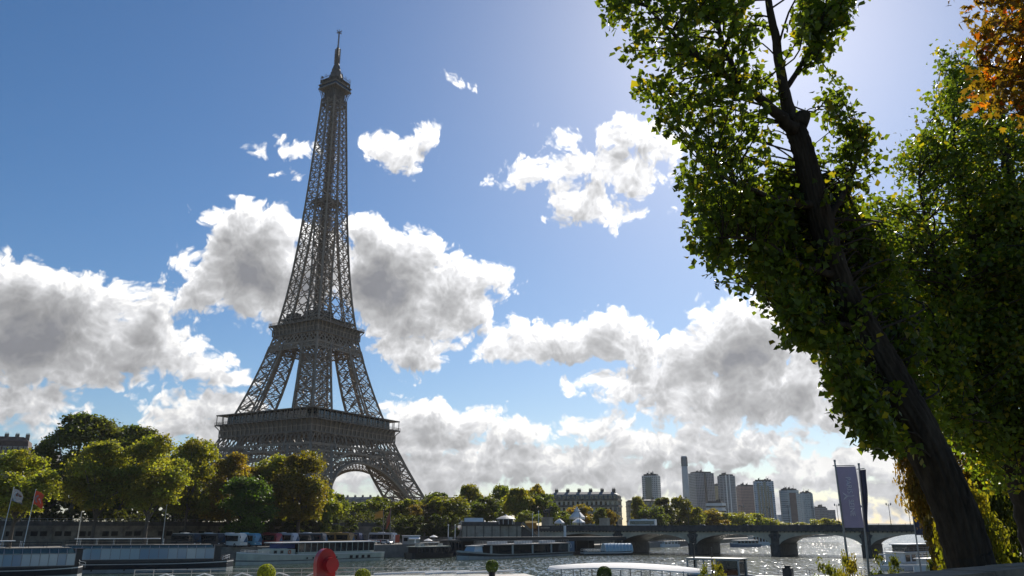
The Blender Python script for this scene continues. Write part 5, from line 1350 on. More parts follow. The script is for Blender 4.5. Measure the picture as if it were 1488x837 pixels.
for s_ in (-1, 1):
    for i in range(6): x = x1 - 3 - i * 2.2; MB().tube([(x, s_ * 3.95, 1.35), (x, s_ * 4.05, 1.35)], .28, 10).build('porthole', M_void, t)
    for i in range(4): x = x0 + 2.5 + i * 2.4; MB().bb(x - .55, x + .55, s_ * 4.0 - .03, s_ * 4.0 + .03, .95, 1.75).build('hull_window', M_void, t)
    MB().tube([(L_ / 2 - 8, s_ * 3.2, 1.4), (L_ / 2 - 8, s_ * 3.4, 1.4)], .35, 8).build('anchor_hole', M_void, t)
b = MB(); rail(b, [(x0 - 5, -3.2, 2.4), (x0, -3.4, 2.4)], 1.0); rail(b, [(x1 + 9.5, -2.6, 2.7), (L_ / 2 - 2, -1, 3.1), (L_ / 2 - 2, 1, 3.1), (x1 + 9.5, 2.6, 2.7)], .8); b.build('railing', M_white, t)

# moored barges and restaurant boats right of the cream boat
def barge(label, pr, pl, W, zs, hm, cabm, roofm, name='barge', frac=(.12, .85), nwin=8):
    t = thing(name, label, 'boat'); L_ = place(t, pr, pl)
    hull(L_, W, zs[0], [(.5, hm), (.85, hm), (1.0, M_white if roofm == M_white else hm)], parent=t, bow=.15, sheer=.6)
    x0, x1 = -L_ / 2 + L_ * frac[0], -L_ / 2 + L_ * frac[1]; hw = W / 2 - .5
    MB().bb(x0, x1, -hw, hw, zs[0] - .24, zs[1]).build('cabin', cabm, t)
    pw = (x1 - x0) / nwin; pm = MB().bb(-pw * .36, pw * .36, -.04, .04, zs[0] + .35, zs[1] - .4).mesh('window', M_glassd)
    for s_ in (-1, 1):
        for i in range(nwin): link('window', pm, t, (x0 + pw * (i + .5), s_ * hw, 0))
    MB().bb(x0 - .5, x1 + .5, -hw - .4, hw + .4, zs[1], zs[1] + .2).build('roof', roofm, t)
    b = MB(); rail(b, [(x0, -hw, zs[1] + .2), (x1, -hw, zs[1] + .2), (x1, hw, zs[1] + .2), (x0, hw, zs[1] + .2)], .9, 1, .06, 2.5); b.build('roof_railing', M_steel, t)
    return t, L_, x0, x1, hw
barge('dark barge with a cream awning moored right of the quay ramp', base(590, 276, 0), base(652, 292, 0), 5.5, (1.3, 3.6), M_hulld, M_hulld, M_cream)
barge('grey two-storey houseboat squeezed between the dark barge and the long dark boat', base(640, 300, 0), base(668, 306, 0), 6, (1.6, 5.4), M_hulld, M_hulld, M_zinc, nwin=4, name='houseboat')
barge('small white-roofed barge behind the dark barge', base(612, 300, 0), base(646, 308, 0), 5, (1.4, 4.6), M_hulld, M_wood, M_white, nwin=5)

t = thing('dark_restaurant_boat', 'long dark restaurant boat with big black windows and grey posts, moored below the stone terrace', 'boat')
L_ = place(t, base(664, 264, 0), base(824, 316, 0)); hw = 3.6
hull(L_, 8.4, 1.3, [(.45, M_hullp), (.8, M_hulld), (1.0, M_hullp)], parent=t, bow=.16, sheer=1.6)
x0, x1 = -L_ / 2 + L_ * .07, -L_ / 2 + L_ * .8
MB().bb(x0, x1, -hw + .25, hw - .25, 1.1, 4.2).build('saloon', M_void, t)
n = 12; pw = (x1 - x0) / n; pm = MB().bb(-pw / 2 + .05, pw / 2 - .05, -.03, .03, 1.25, 4.1).mesh('window', M_glassd)
for s_ in (-1, 1):
    for i in range(n): link('window', pm, t, (x0 + pw * (i + .5), s_ * hw, 0))
    for i in range(0, n + 1, 3):
        b = MB(); b.box((x0 + pw * i, s_ * (hw + .05), 2.6), (.9, .3, 3.2)); b.build('post', M_hullp, t)
MB().bb(x0 - .6, x1 + .8, -hw - .5, hw + .5, 4.2, 4.5).build('roof', M_zinc, t)
b = MB(); rail(b, [(x0, -hw, 4.5), (x1, -hw, 4.5), (x1, hw, 4.5), (x0, hw, 4.5)], 1.0, 2, .07, 1.6); b.build('roof_railing', M_steel, t)
b = MB()
for i in range(9): b.box((x0 + 4 + i * 5, (i % 3 - 1) * 1.6, 4.95), (3.6, 1.4, .9))
b.build('roof_benches', M_white, t)
b = MB(); b.bb(x1 + 2.5, x1 + 7, -2.2, 2.2, 1.2, 2.4); b.build('wheelhouse_base', M_hullp, t)
MB().loft([[(x1 + 2.5, -2.1, 2.4), (x1 + 7, -2.1, 2.4), (x1 + 7, 2.1, 2.4), (x1 + 2.5, 2.1, 2.4)], [(x1 + 2.5, -1.9, 4.0), (x1 + 6, -1.8, 4.0), (x1 + 6, 1.8, 4.0), (x1 + 2.5, 1.9, 4.0)]]).build('wheelhouse_glass', M_panel, t)
MB().bb(x1 + 2.2, x1 + 6.4, -2.2, 2.2, 4.0, 4.2).build('wheelhouse_roof', M_white, t)

# black-roofed landing stage
p0, p1 = base(664, 306, 0), base(904, 331, 0)
t = thing('landing_stage', 'long floating landing stage with a flat black roof behind the dark restaurant boat', 'landing stage'); L_ = place(t, p1, p0)
MB().bb(-L_ / 2, L_ / 2, -3.5, 3.5, -.5, .9).build('pontoon', M_hulld, t)
MB().bb(-L_ / 2, L_ / 2, -3.8, 3.8, 5.0, 6.5).build('roof', M_dark, t)
MB().bb(-L_ / 2 + 1, L_ / 2 - 12, .5, 3.3, .9, 5.0).build('ticket_hall', M_void, t)
b = MB()
for i in range(14): x = -L_ / 2 + 1 + i * (L_ - 2) / 13; b.bar((x, -3.3, .9), (x, -3.3, 5), .2)
b.build('posts', M_dark, t)
x = L_ * .145
MB().bb(x - 1.6, x + 1.6, -3.9, -3.75, 1.0, 4.9).build('blue_panel', mat('blue_panel', (.10, .17, .24), .5, var=.1, vscale=1), t)
b = MB(); b.tube([(x + .35 * math.cos(a), -3.93, 3.2 + .75 * math.sin(a)) for a in [i * .4488 for i in range(15)]], .09, 4); b.build('panel_marking', M_white, t)
MB().lathe([(.7, 0), (.55, .3), (.5, 4.6)], n=10).build('mooring_post', M_white, t, loc=(L_ * .16, 3.2, 6.5 - .5))

# glass-roofed sightseeing boat by the first pier
t = thing('sightseeing_boat', 'sightseeing boat with a rounded shiny glass roof by the first bridge pier', 'boat'); L_ = place(t, base(919, 318, 0), base(846, 312, 0))
hull(L_, 5.6, 1.3, [(.5, M_hulld), (.8, M_white), (1.0, M_hulld)], parent=t, bow=.12, sheer=.3)
x0, x1 = -L_ / 2 + L_ * .42, L_ / 2 - .8
rr = []
for x in np.linspace(x0, x1, 9): rr.append([(x, 2.4 * math.cos(a), 1.2 + 3.0 * math.sin(a) ** .8) for a in [math.pi * i / 12 for i in range(13)]])
b = MB(); b.loft(rr, cap=False, closed=False); b.add(rr[-1], [tuple(range(13))]); b.add(rr[0], [tuple(range(12, -1, -1))]); b.build('glass_roof', M_panel, t)
b = MB()
for r_ in rr: b.tube([(x, y * 1.02, z + .03) for x, y, z in r_], .09, 4)
b.build('roof_ribs', M_white, t)
b = MB(); rail(b, [(-L_ / 2 + .5, -2.4, 1.2), (x0 - .3, -2.4, 1.2)], 1.0, 1, .07, 1.1); rail(b, [(-L_ / 2 + .5, 2.4, 1.2), (x0 - .3, 2.4, 1.2)], 1.0, 1, .07, 1.1); b.build('stern_railing', M_white, t)
b = MB()
for i in range(5): b.box((-L_ / 2 + 1.4 + i * 1.4, 0, 1.5), (.5, 3.6, .8))
b.build('open_deck_seats', M_hullp, t)

# boats beyond and beside the bridge
barge('blue-grey barge seen through the third bridge arch', base(1062, 452, 0), base(1104, 462, 0), 5, (1.6, 3.4), mat('greyblue_hull', (.16, .2, .25), .5, var=.2, vscale=.5), M_hullp, M_white, nwin=6)
barge('white cabin boat behind the blue-grey barge beyond the third arch', base(1086, 490, 0), base(1122, 500, 0), 5, (1.8, 5.2), M_white, M_white, M_white, nwin=6, name='cabin_boat')
barge('small white boat seen through the second bridge arch', base(958, 452, 0), base(985, 470, 0), 4, (1.2, 2.8), M_white, M_white, M_white, nwin=4, name='cabin_boat')
t, L_, x0, x1, hw = barge('white two-deck pleasure boat under the right end of the bridge', base(1290, 196, 0), base(1352, 212, 0), 5.5, (1.6, 3.9), M_white, M_white, M_white, name='pleasure_boat', frac=(.1, .8), nwin=5)
MB().bb(x0 + 1.5, x1 - 3, -1.8, 1.8, 4.1, 5.7).build('upper_cabin', M_glassd, t); MB().bb(x0 + 1, x1 - 2.5, -2.2, 2.2, 5.7, 5.9).build('upper_roof', M_white, t)
barge('white cabin boat moored just left of the leaning trunk', base(1338, 175, 0), base(1392, 186, 0), 4.5, (1.4, 3.2), M_white, M_white, M_white, name='cabin_boat', nwin=5)
barge('second white boat beyond the two-deck pleasure boat', base(1346, 236, 0), base(1392, 246, 0), 5, (1.6, 4.4), M_white, M_hullp, M_white, name='cabin_boat', nwin=5)
t = thing('white_gangway', 'white framed jetty with square openings in front of the pleasure boat', 'jetty', base(1314, 150, 0), R(8))
b = MB(); b.bb(-5, 5, -1.2, 1.2, .2, .7); b.build('pontoon', M_white, t)
b = MB()
for x in (-4.8, -1.6, 1.6, 4.8): b.bar((x, -1.1, .7), (x, -1.1, 3.1), .22)
b.bar((-4.9, -1.1, 3.1), (4.9, -1.1, 3.1), .25); b.bar((-4.9, -1.1, 5.0), (-1.6, -1.1, 5.0), .2); b.bar((-4.8, -1.1, 3.1), (-4.8, -1.1, 5.0), .2); b.bar((-1.6, -1.1, 3.1), (-1.6, -1.1, 5), .2)
b.build('frame', M_white, t)

# near boats along the bottom edge
t = thing('terrace_barge', 'pale flat-roofed barge with a railed roof terrace along the bottom edge', 'boat'); L_ = place(t, base(826, 112, 0), base(150, 100, 0))
hull(L_, 9, 1.5, [(.5, M_hulld), (1.0, M_white)], parent=t, bow=.1, sheer=.3)
MB().bb(-L_ / 2 + 2, L_ / 2 - 6, -3.8, 3.8, 1.3, 3.3).build('cabin', M_hullp, t)
MB().bb(-L_ / 2 + 1.5, L_ / 2 - 5, -4.2, 4.2, 3.3, 3.5).build('roof_terrace', mat('terrace_floor', (.42, .40, .36), .7, var=.3, vscale=.5), t)
b = MB(); rail(b, [(-L_ / 2 + 2, 4.0, 3.5), (L_ / 2 - 5.5, 4.0, 3.5)], .95, 1, .07, 2.2); b.build('terrace_railing', mat('pale_rail', (.5, .46, .40), .5, metal=.2), t)
b = MB()
for x, l in ((L_ * .13, 9), (L_ * .31, 8), (L_ * .22, 6)): b.tube([(x - l / 2, 1.5, 3.75), (x + l / 2, 2.4, 3.95)], .16, 8)
b.build('rolled_awnings', M_canvas, t)
b = MB()
for k in range(5): x = -L_ * .42 + k * L_ * .08; b.tube([(x, 3.6, 3.5), (x + 1.2, 3.6, 3.95), (x + 2.6, 3.6, 3.55)], .08, 5)
b.build('hoops', M_white, t)
TB_z = 3.5
t = thing('canopied_barge', 'barge with a long rounded white canopy roof at the bottom centre', 'boat'); L_ = place(t, base(1030, 108, 0), base(800, 116, 0))
hull(L_, 6.5, 1.4, [(.6, M_hulld), (1.0, M_hullp)], parent=t, bow=.2, sheer=.3)
rr = []
for i in range(13):
    u = i / 12; x = -L_ / 2 + L_ * u; w = 3.4 * math.sin(math.pi * min(.97, max(.03, u))) ** .45; z = 3.5 + 1.0 * math.sin(math.pi * (u * .8 + .12)) ** .8
    rr.append([(x, w * y, z + .5 * (1 - y * y)) for y in (-1, -.8, -.5, -.2, .2, .5, .8, 1)] + [(x, w * y, z - .12) for y in (1, -1)])
b = MB(); b.loft(rr); b.build('canopy', M_canvas, t, smooth=False)
b = MB()
for i in range(7): x = -L_ / 2 + 2.5 + i * (L_ - 5) / 6; b.bar((x, 2.6, 1.2), (x, 2.6, 4.2), .12); b.bar((x, -2.6, 1.2), (x, -2.6, 4.2), .12)
b.build('canopy_posts', M_steel, t)
MB().bb(-L_ / 2 + 4, L_ / 2 - 5, -2.2, 2.2, 1.2, 2.6).build('cabin', M_wood, t)
t = thing('blue_hulled_barge', 'blue-hulled barge with a white foredeck and an open framed wheelhouse', 'boat'); L_ = place(t, base(1215, 118, 0), base(1008, 130, 0))
hull(L_, 5.4, 2.6, [(.6, M_navy), (1.0, M_navy)], parent=t, bow=.3, sheer=.5)
b = MB(); rg = [(x, w * .96, h) for x, w, h in hull_rings(L_, 5.4, 2.6, bow=.3, sheer=.5) if x > -L_ * .08]
n = len(rg); b.add([(x, -w, h + .05) for x, w, h in rg] + [(x, w, h + .05) for x, w, h in rg[::-1]] + [(x, -w, h - .1) for x, w, h in rg] + [(x, w, h - .1) for x, w, h in rg[::-1]],
    [(i, i + 1, 2 * n - 2 - i, 2 * n - 1 - i) for i in range(n - 1)] + [(i, 2 * n + i, 2 * n + i + 1, i + 1) for i in range(2 * n - 1)]); b.build('foredeck', M_white, t)
b = MB(); xw = -L_ * .3
for x in (-4.2, -1.6, .4, 3.8):
    for y in (-1.7, 1.7): b.bar((xw + x, y, 2.5), (xw + x, y, 4.9), .2)
for y in (-1.7, 1.7): b.bar((xw - 4.3, y, 4.9), (xw + 4, y, 4.9), .2); b.bar((xw - 4.3, y, 2.6), (xw + 4, y, 2.6), .3)
wh = b.build('wheelhouse_frame', M_hullp, t); MB().bb(xw - 4.4, xw + 4.1, -1.9, 1.9, 5.0, 5.12).build('wheelhouse_roof', M_hullp, t)
MB().bb(xw + .5, xw + 3.7, -1.66, 1.6, 2.7, 4.8).build('wheelhouse_glass', M_glassd, t)
MB().box((L_ * .2, 0, 3.3), (1.3, 1.0, 1.3)).box((L_ * .2, 0, 4.1), (.7, .6, .4)).build('windlass', M_dark, t)
MB().bar((-L_ * .46, -1, 2.6), (-L_ * .46, -1, 7.2), .2).bar((-L_ * .36, 1, 2.6), (-L_ * .36, 1, 6.6), .16).build('mast', M_dark, t)
b = MB(); rail(b, [(L_ * .0, 2.3, 2.7), (L_ * .3, 2.0, 2.9), (L_ * .46, .4, 3.1)], .8, 1, .06, 2); b.build('railing', M_steel, t)
t, L_, x0, x1, hw = barge('dark low barge at the near quay below the lavender banner', base(1275, 118, 0), base(1185, 112, 0), 4.5, (1.8, 2.9), M_hulld, M_hulld, M_hulld, nwin=5)

# red sculpture and clipped balls on the terrace
q = base(471, 106, TB_z + .004)
t = thing('red_sculpture', 'glossy red sculpture of a rounded upright disc with a stub cylinder, on the roof terrace', 'sculpture', q, R(46))
M_red = mat('red_gloss', (.42, .008, .012), .28, coat=.4, var=.12, vscale=1.5)
b = MB(); pts = [(-1.35, 0)] + [(-1.45 * math.cos(a), 1.7 + 1.75 * math.sin(a)) for a in [math.pi * i / 20 for i in range(21)]] + [(1.35, 0)]
vs = [(x, -.38, z) for x, z in pts] + [(x, .38, z) for x, z in pts]; n = len(pts)
b.add(vs, [tuple(range(n)), tuple(range(2 * n - 1, n - 1, -1))] + [((i + 1) % n, i, i + n, (i + 1) % n + n) for i in range(n)]); b.build('disc', M_red, t)
b = MB(); b.tube([(.3, -.38, 1.5), (.3, -1.3, 1.5)], .92, 28); b.build('stub_cylinder', M_red, t)
BALL = crown_mesh('foliage', 95, 5000, .09, 40, 'round', .02)
def ball_mesh(seed):
    r = np.random.default_rng(seed); n = 3500; d = unit(r.normal(size=(n, 3))); P = d * (.93 + .1 * r.random(n))[:, None]
    nr = unit(d + r.normal(size=(n, 3)) * .5); tt = unit(np.cross(nr, r.normal(size=(n, 3)))); bq = np.cross(nr, tt); s = .075
    V = np.stack([P - tt * s, P - bq * s * .7, P + tt * s, P + bq * s * .7], 1); b_ = r.uniform(.7, 1.35, n)
    return faces_mesh('foliage', V, [(0, 1, 2, 3)], np.stack([b_, b_, b_], 1), M_leaf)
BM = ball_mesh(4)
for px, py, Y, rpx, col, lab in ((387, 833, 104, 12.5, (.2, .22, .03), 'widest bright green clipped ball bush, left of the red sculpture'), (527, 838, 106, 11, (.17, .19, .03), 'bright green clipped ball bush just right of the red sculpture'),
                                 (715, 823, 108.5, 9, (.06, .09, .02), 'small clipped ball bush in front of the long dark boat'), (878, 834, 105, 10.5, (.03, .055, .015), 'dark clipped ball bush in front of the white canopy barge')):
    c = at(px, py, Y); r_ = rpx / pxm(Y); t = thing('ball_bush', lab, 'bush', (c.x, c.y, TB_z if px < 800 else c.z - r_ - .7), px * .1, 'clipped ball bushes on the barges')
    z = c.z - t.location.z
    link('foliage', BM, t, (0, 0, z), color=col, scale=(r_, r_, r_))
    MB().lathe([(r_ * .5, 0), (r_ * .6, max(.15, z - r_ * .8))], n=10).build('planter', M_dark, t)
    MB().tube([(0, 0, 0), (0, 0, z)], .08, 5).build('stem', M_barkf, t)

# clutter on the moored barges and the middle quay
q = base(577, 291, QZ); t = thing('red_notice_board', 'upright orange-red notice board standing on the middle quay beside the barges', 'sign', q, R(-10))
MB().box((0, 0, 1.9), (1.5, .12, 2.6)).build('board', mat('red_board', (.45, .07, .03), .6, var=.2, vscale=2), t)
b = MB(); b.bar((-.6, .08, 0), (-.6, .08, 3.2), .1); b.bar((.6, .08, 0), (.6, .08, 3.2), .1); b.build('legs', M_steel, t)
q = base(597, 296, QZ); t = thing('quay_stall', 'white-walled quay stall with a pale slanted awning behind the dark barge', 'stall', q, R(12))
MB().bb(-3, 3, -1.2, 1.6, 0, 2.8).build('cabin', M_hullp, t); MB().bb(-3.2, 3.2, -1.5, 1.9, 2.8, 3.0).build('roof', M_white, t)
MB().add([(-1, -1.2, 2.5), (3, -1.2, 2.5), (3, -3, 1.8), (-1, -3, 1.8), (-1, -1.2, 2.42), (3, -1.2, 2.42), (3, -3, 1.72), (-1, -3, 1.72)], _BF).build('awning', M_canvas, t)
MB().bb(-2.7, -1.3, -1.23, -1.2, 1, 2.2).build('hatch', M_void, t)
for px, Y, lab in ((603, 281, 'closed cream parasol on the left half of the dark barge roof'), (622, 284, 'open cream parasol on the right half of the dark barge roof'), (630, 304, 'cream parasol on the small white-roofed barge')):
    q = base(px, Y, 3.8 if Y < 290 else 4.8); t = thing('parasol', lab, 'parasol', q, 0, 'cream parasols on the barges')
    r_ = .35 if 'closed' in lab else 1.6
    MB().bar((0, 0, 0), (0, 0, 2.3), .08).build('pole', M_steel, t); MB().lathe([(r_, 1.75 if r_ > 1 else 1.0), (r_ * .5, 2.15), (.05, 2.45)], n=8).build('canopy', M_canvas, t)
rc = random.Random(5)
for i, (px, Y, z, lab) in enumerate(((607, 280, 3.8, 'leftmost grey locker on the dark barge roof'), (613, 282, 3.8, 'middle grey locker on the dark barge roof'), (640, 289, 3.8, 'rightmost grey locker on the dark barge roof'), (654, 302, 5.6, 'pale locker on the houseboat roof'))):
    t = thing('deck_locker', lab, 'locker', base(px, Y, z + .004), R(55), 'lockers on the barge roofs'); MB().box((0, 0, .4), (1.6, .9, .8)).build('box', M_hullp, t); MB().box((0, 0, .85), (1.7, 1.0, .1)).build('lid', M_white if i % 2 else M_wood, t)

# ------------------------------------------------------------------ flags, banners, poles
def text_mesh(s, size, m):
    c = bpy.data.curves.new('lettering', 'FONT'); c.body = s; c.size = size; c.extrude = .004; c.align_x = 'CENTER'; c.align_y = 'CENTER'
    o = bpy.data.objects.new('lettering', c); COL.objects.link(o); dg = bpy.context.evaluated_depsgraph_get()
    me = bpy.data.meshes.new_from_object(o.evaluated_get(dg)); bpy.data.objects.remove(o); me.materials.clear(); me.materials.append(m); me.name = 'lettering'
    return me
def cloth_mat(name, col, tr_=.4):
    m = mat(name, col, .85, var=.15, vscale=.9); nt = m.node_tree; b = nt.nodes['Principled BSDF']; out = [n for n in nt.nodes if n.type == 'OUTPUT_MATERIAL'][0]
    tr = nt.nodes.new('ShaderNodeBsdfTranslucent'); tr.inputs[0].default_value = (*[min(1, c * 1.25) for c in col], 1); ms = nt.nodes.new('ShaderNodeMixShader'); ms.inputs[0].default_value = tr_
    nt.links.new(b.outputs[0], ms.inputs[1]); nt.links.new(tr.outputs[0], ms.inputs[2]); nt.links.new(ms.outputs[0], out.inputs[0]); return m
M_purp = cloth_mat('lavender_cloth', (.40, .37, .47), .2)
M_print = cloth_mat('white_print', (.95, .94, .95))
def cloth(b, w, h, wave, n=14, k=20, th=.02, m=0, top=0.0, seed=0):
    """banner hanging from z=0 down, x from 0 to w, rippled in y; real thickness"""
    r = random.Random(seed); p = r.uniform(0, 6)
    def y(u, v): return wave * (math.sin(5 * u + 2.2 * v + p) * u + .5 * math.sin(9 * v + p * 2 + 3 * u) * u)
    vs = []
    for s_ in (0, th):
        for j in range(k + 1):
            for i in range(n + 1): u, v = i / n, j / k; vs.append((w * u, y(u, v) + s_, -h * v - top * math.sin(math.pi * u) * (1 - v)))
    N_ = (n + 1) * (k + 1); f = []
    for j in range(k):
        for i in range(n):
            a = j * (n + 1) + i; f += [(a, a + 1, a + n + 2, a + n + 1), (a + N_, a + n + 1 + N_, a + n + 2 + N_, a + 1 + N_)]
    for i in range(n): a = i; f.append((a, a + N_, a + 1 + N_, a + 1)); a = k * (n + 1) + i; f.append((a, a + 1, a + 1 + N_, a + N_))
    for j in range(k): a = j * (n + 1); f.append((a, a + n + 1, a + n + 1 + N_, a + N_)); a += n; f.append((a, a + N_, a + n + 1 + N_, a + n + 1))
    b.add(vs, f, m); return y
def banner_pole(label, top, bot, Y, w_px, h_px, rz, mcloth, text=None, seed=0, arm=True):
    a, c = at(*top, Y), at(*bot, Y); c = a + (c - a) * ((a.z - 2.5) / (a.z - c.z))      # carried down to the quay
    t = thing('banner_pole', label, 'banner', c, 0, 'banner poles on the near quay'); d = a - c; s = pxm(Y)
    MB().tube([(0, 0, 0), tuple(d)], [.1, .065], 10).tube([(d.x, d.y, d.z), (d.x, d.y, d.z + .15)], .09, 8).build('pole', M_steel, t)
    W_, H_ = w_px / s, h_px / s; tl = d * (1 - .3 / d.length)
    b = MB(); b.bar((tl.x - .2, tl.y, tl.z), (tl.x + W_ * math.cos(rz), tl.y + W_ * math.sin(rz), tl.z), .06); b.build('top_arm', M_steel, t)
    b = MB(); y = cloth(b, W_, H_, .1, seed=seed); cl = b.build('banner_cloth', mcloth, t, loc=(tl.x + .07, tl.y, tl.z - .06)); cl.rotation_euler = (0, math.atan2(d.x, d.z) * -.0, rz)
    sh = -d.x / d.z
    me = cl.data
    for v in me.vertices: v.co.x += v.co.z * -sh * .92 / max(.3, math.cos(rz))
    if text:
        for s_, word, zz in text:
            tm = text_mesh(word, s_, M_print)
            for v in tm.vertices:      # runs down the cloth
                x, z_ = v.co.y, v.co.x; X = W_ * .52 + x; Z = -H_ * zz - z_
                u, w2 = X / W_, -Z / H_
                v.co = (X + Z * -sh * .92, y(u, w2) - .012 - v.co.z, Z)
            link('lettering', tm, cl)
        mk = MB()      # small splayed tower emblem and a slash between the words
        for poly in ([(.38, -.12), (.1, -.04), (-.25, -.05), (-.75, -.42), (-.62, -.16), (-.42, 0), (-.62, .16), (-.75, .42), (-.25, .05), (.1, .04), (.38, .0)], [(-.2, .62), (-.2, .7), (.3, .52), (.3, .44)]):
            vs = []
            for px_, pz_ in poly: X = W_ * .52 + px_ * .7; Z = -H_ * .49 - pz_ * .7; vs.append((X + Z * -sh * .92, y(X / W_, -Z / H_) - .018, Z))
            mk.add(vs, [tuple(range(len(vs)))])
        mk.build('printed_emblem', M_print, cl)
    return t
banner_pole('large grey-lavender banner with white vertical lettering hanging from the left banner pole', (1213, 671), (1234, 830), 62, 27, 87, R(-8), M_purp, [(.5, 'PARIS', .31), (.5, 'SEINE', .68)], 2)
banner_pole('dark banner seen nearly edge-on, on the pole right of the lavender banner', (1248, 676), (1261, 815), 62, 13, 88, R(-80), mat('dark_blue_cloth', (.05, .055, .09), .85, var=.2, vscale=1), None, 5)
banner_pole('smaller banner pole with a furled dark banner, beside the leaning trunk', (1323, 725), (1337, 820), 92, 16, 46, R(-66), mat('dark_blue_cloth', (.05, .055, .09), .85), None, 8)
def flag(label, top, bot, Y, z, w_px, h_px, m, rz, droop, marks=(), group=None, seed=0, pm=None):
    a = at(*top, Y); c = at(*bot, Y); c = a + (c - a) * ((a.z - z) / (a.z - c.z))
    t = thing('flagpole', label, 'flag', c, 0, group); d = a - c; s = pxm(Y)
    MB().tube([(0, 0, 0), tuple(d)], [.12, .07], 8).ell((d.x, d.y, d.z + .1), (.13, .13, .13), 8, 6).build('pole', pm or M_white, t)
    W_, H_ = w_px / s, h_px / s; b = MB(); y = cloth(b, W_, H_, .35, seed=seed)
    f = b.build('flag_cloth', m, t, loc=(d.x + .1, d.y, d.z - .2)); f.rotation_euler = (0, 0, rz)
    sh = d.x / d.z
    def bend(x, yy, zz): u = max(0, min(1, x / W_)); return (x * (1 - .1 * u) + zz * sh * (1 - u * .4), yy, zz - droop * H_ * u ** 1.4)
    for v in f.data.vertices: v.co = bend(*v.co)
    for mm, poly in marks:
        mb = MB(); n = len(poly)
        for off in (-.03, .05):
            vs = [bend(W_ * u, y(u, v) + off, -H_ * v) for u, v in poly]; mb.add(vs, [tuple(range(n))])
        mb.build('printed_motif', mm, f)
    return t
M_or = cloth_mat('orange_cloth', (.40, .11, .05)); M_gr = cloth_mat('grey_cloth', (.34, .35, .36)); M_wht = cloth_mat('white_cloth', (.75, .73, .7))
def crescent(cu, cv, r, w, a0, a1, n=10): return [(cu + r * math.cos(a0 + (a1 - a0) * i / n), cv + r * math.sin(a0 + (a1 - a0) * i / n)) for i in range(n + 1)] + [(cu + (r - w) * math.cos(a1 - (a1 - a0) * i / n), cv + (r - w) * math.sin(a1 - (a1 - a0) * i / n)) for i in range(n + 1)]
flag('grey flag with white and orange swirls at the far left edge', (20, 709), (4, 778), 214, QZ, 21, 17, M_gr, R(-18), .35, [(M_wht, crescent(.5, .55, .42, .16, 1.7, 4.4)), (M_or, crescent(.62, .5, .3, .22, 3.0, 6.0)), (M_dark, [(.02, .8), (.98, .86), (.98, .99), (.02, .99)])], 'two slanting flags at the far left', 1)
flag('orange-red flag with a grey and white motif, right of the grey flag', (52, 712), (37, 780), 214, QZ, 20, 19, M_or, R(-18), .4, [(M_gr, crescent(.35, .55, .3, .14, 1.7, 4.6)), (M_wht, crescent(.6, .6, .2, .12, 3.6, 6.4)), (M_wht, [(.75, .4), (.85, .45), (.82, .7), (.72, .65)])], 'two slanting flags at the far left', 2)
flag('faded orange flag blowing left from the left mid-quay pole', (557, 741), (557, 790), 296, QZ, 14, 10, mat('yellow_orange_cloth', (.55, .27, .05), .85, var=.2, vscale=1), R(180 - 10), .25, (), 'two flags on the middle quay', 3, M_steel)
flag('drooping reddish flag on the right mid-quay pole', (568, 737), (566, 792), 293, QZ, 7, 20, mat('dull_red_cloth', (.33, .12, .08), .85, var=.3, vscale=1), R(180 - 30), .6, [(M_or, [(.1, .7), (.9, .72), (.9, .98), (.1, .98)])], 'two flags on the middle quay', 4, M_steel)
flag('tiny white and red flag at the left end of the stone terrace', (670, 762), (668, 785), 326, QZ, 6, 6, M_wht, R(170), .2, [(mat('red_cloth', (.4, .03, .03), .8), [(.05, .55), (.95, .55), (.95, .98), (.05, .98)])], None, 5, M_steel)
for px, yt, Y, lab in ((774, 748, 330, 'left of two tall pale poles by the quay stairs'), (783, 744, 331, 'right of two tall pale poles by the quay stairs'), (651, 764, 306, 'short pale pole left of the stone terrace'), (661, 764, 308, 'short pale pole at the left corner of the stone terrace'),
                       (235, 735, 262, 'thin lamp post beside the straight plane trunk'), (111, 728, 256, 'short white lamp post behind the orange flag')):
    q = base(px, Y, QZ); h = at(px, yt, Y).z - QZ
    t = thing('tall_post', lab, 'post', q, 0, 'slim posts along the far quay'); MB().lathe([(.16, 0), (.13, h * .9), (.1, h)], n=8).build('shaft', M_white, t); MB().ell((0, 0, h + .2), (.28, .28, .28), 8, 6).build('finial', M_white, t)

# ------------------------------------------------------------------ near parapet
PP_ = [(-16, -6.5), (-4.0, 2.9), (4.5, 10.0), (7.9, 13.0), (22, 26.2)]
t = thing('stone_parapet', 'weathered stone parapet wall with a broad coping in the lower right corner', 'wall')
bc, bw_, jt = MB(), MB(), MB()
for (x0, y0), (x1, y1) in zip(PP_, PP_[1:]):
    d = Vector((x1 - x0, y1 - y0, 0)); l = d.length; d /= l; n = Vector((d.y, -d.x, 0)); rz = math.atan2(d.y, d.x)
    k = max(1, round(l / 1.6))
    for i in range(k):
        c = Vector((x0, y0, 0)) + d * (l * (i + .5) / k) + n * .32; j = ((i * 37) % 11 - 5) * .002
        bc.box((c.x, c.y, 8.68 + j), (l / k - .012, .68, .24), 0, rz, (.998, .93))
    c = Vector(((x0 + x1) / 2, (y0 + y1) / 2, 0)) + n * .32; bw_.box((c.x, c.y, 5.4), (l, .52, 6.3), 0, rz)
bc.build('coping', mat('coping_stone', (.22, .175, .12), .9, var=.5, vscale=2.2, bump=.6, bscale=22), t); bw_.build('wall_face', M_stone, t)

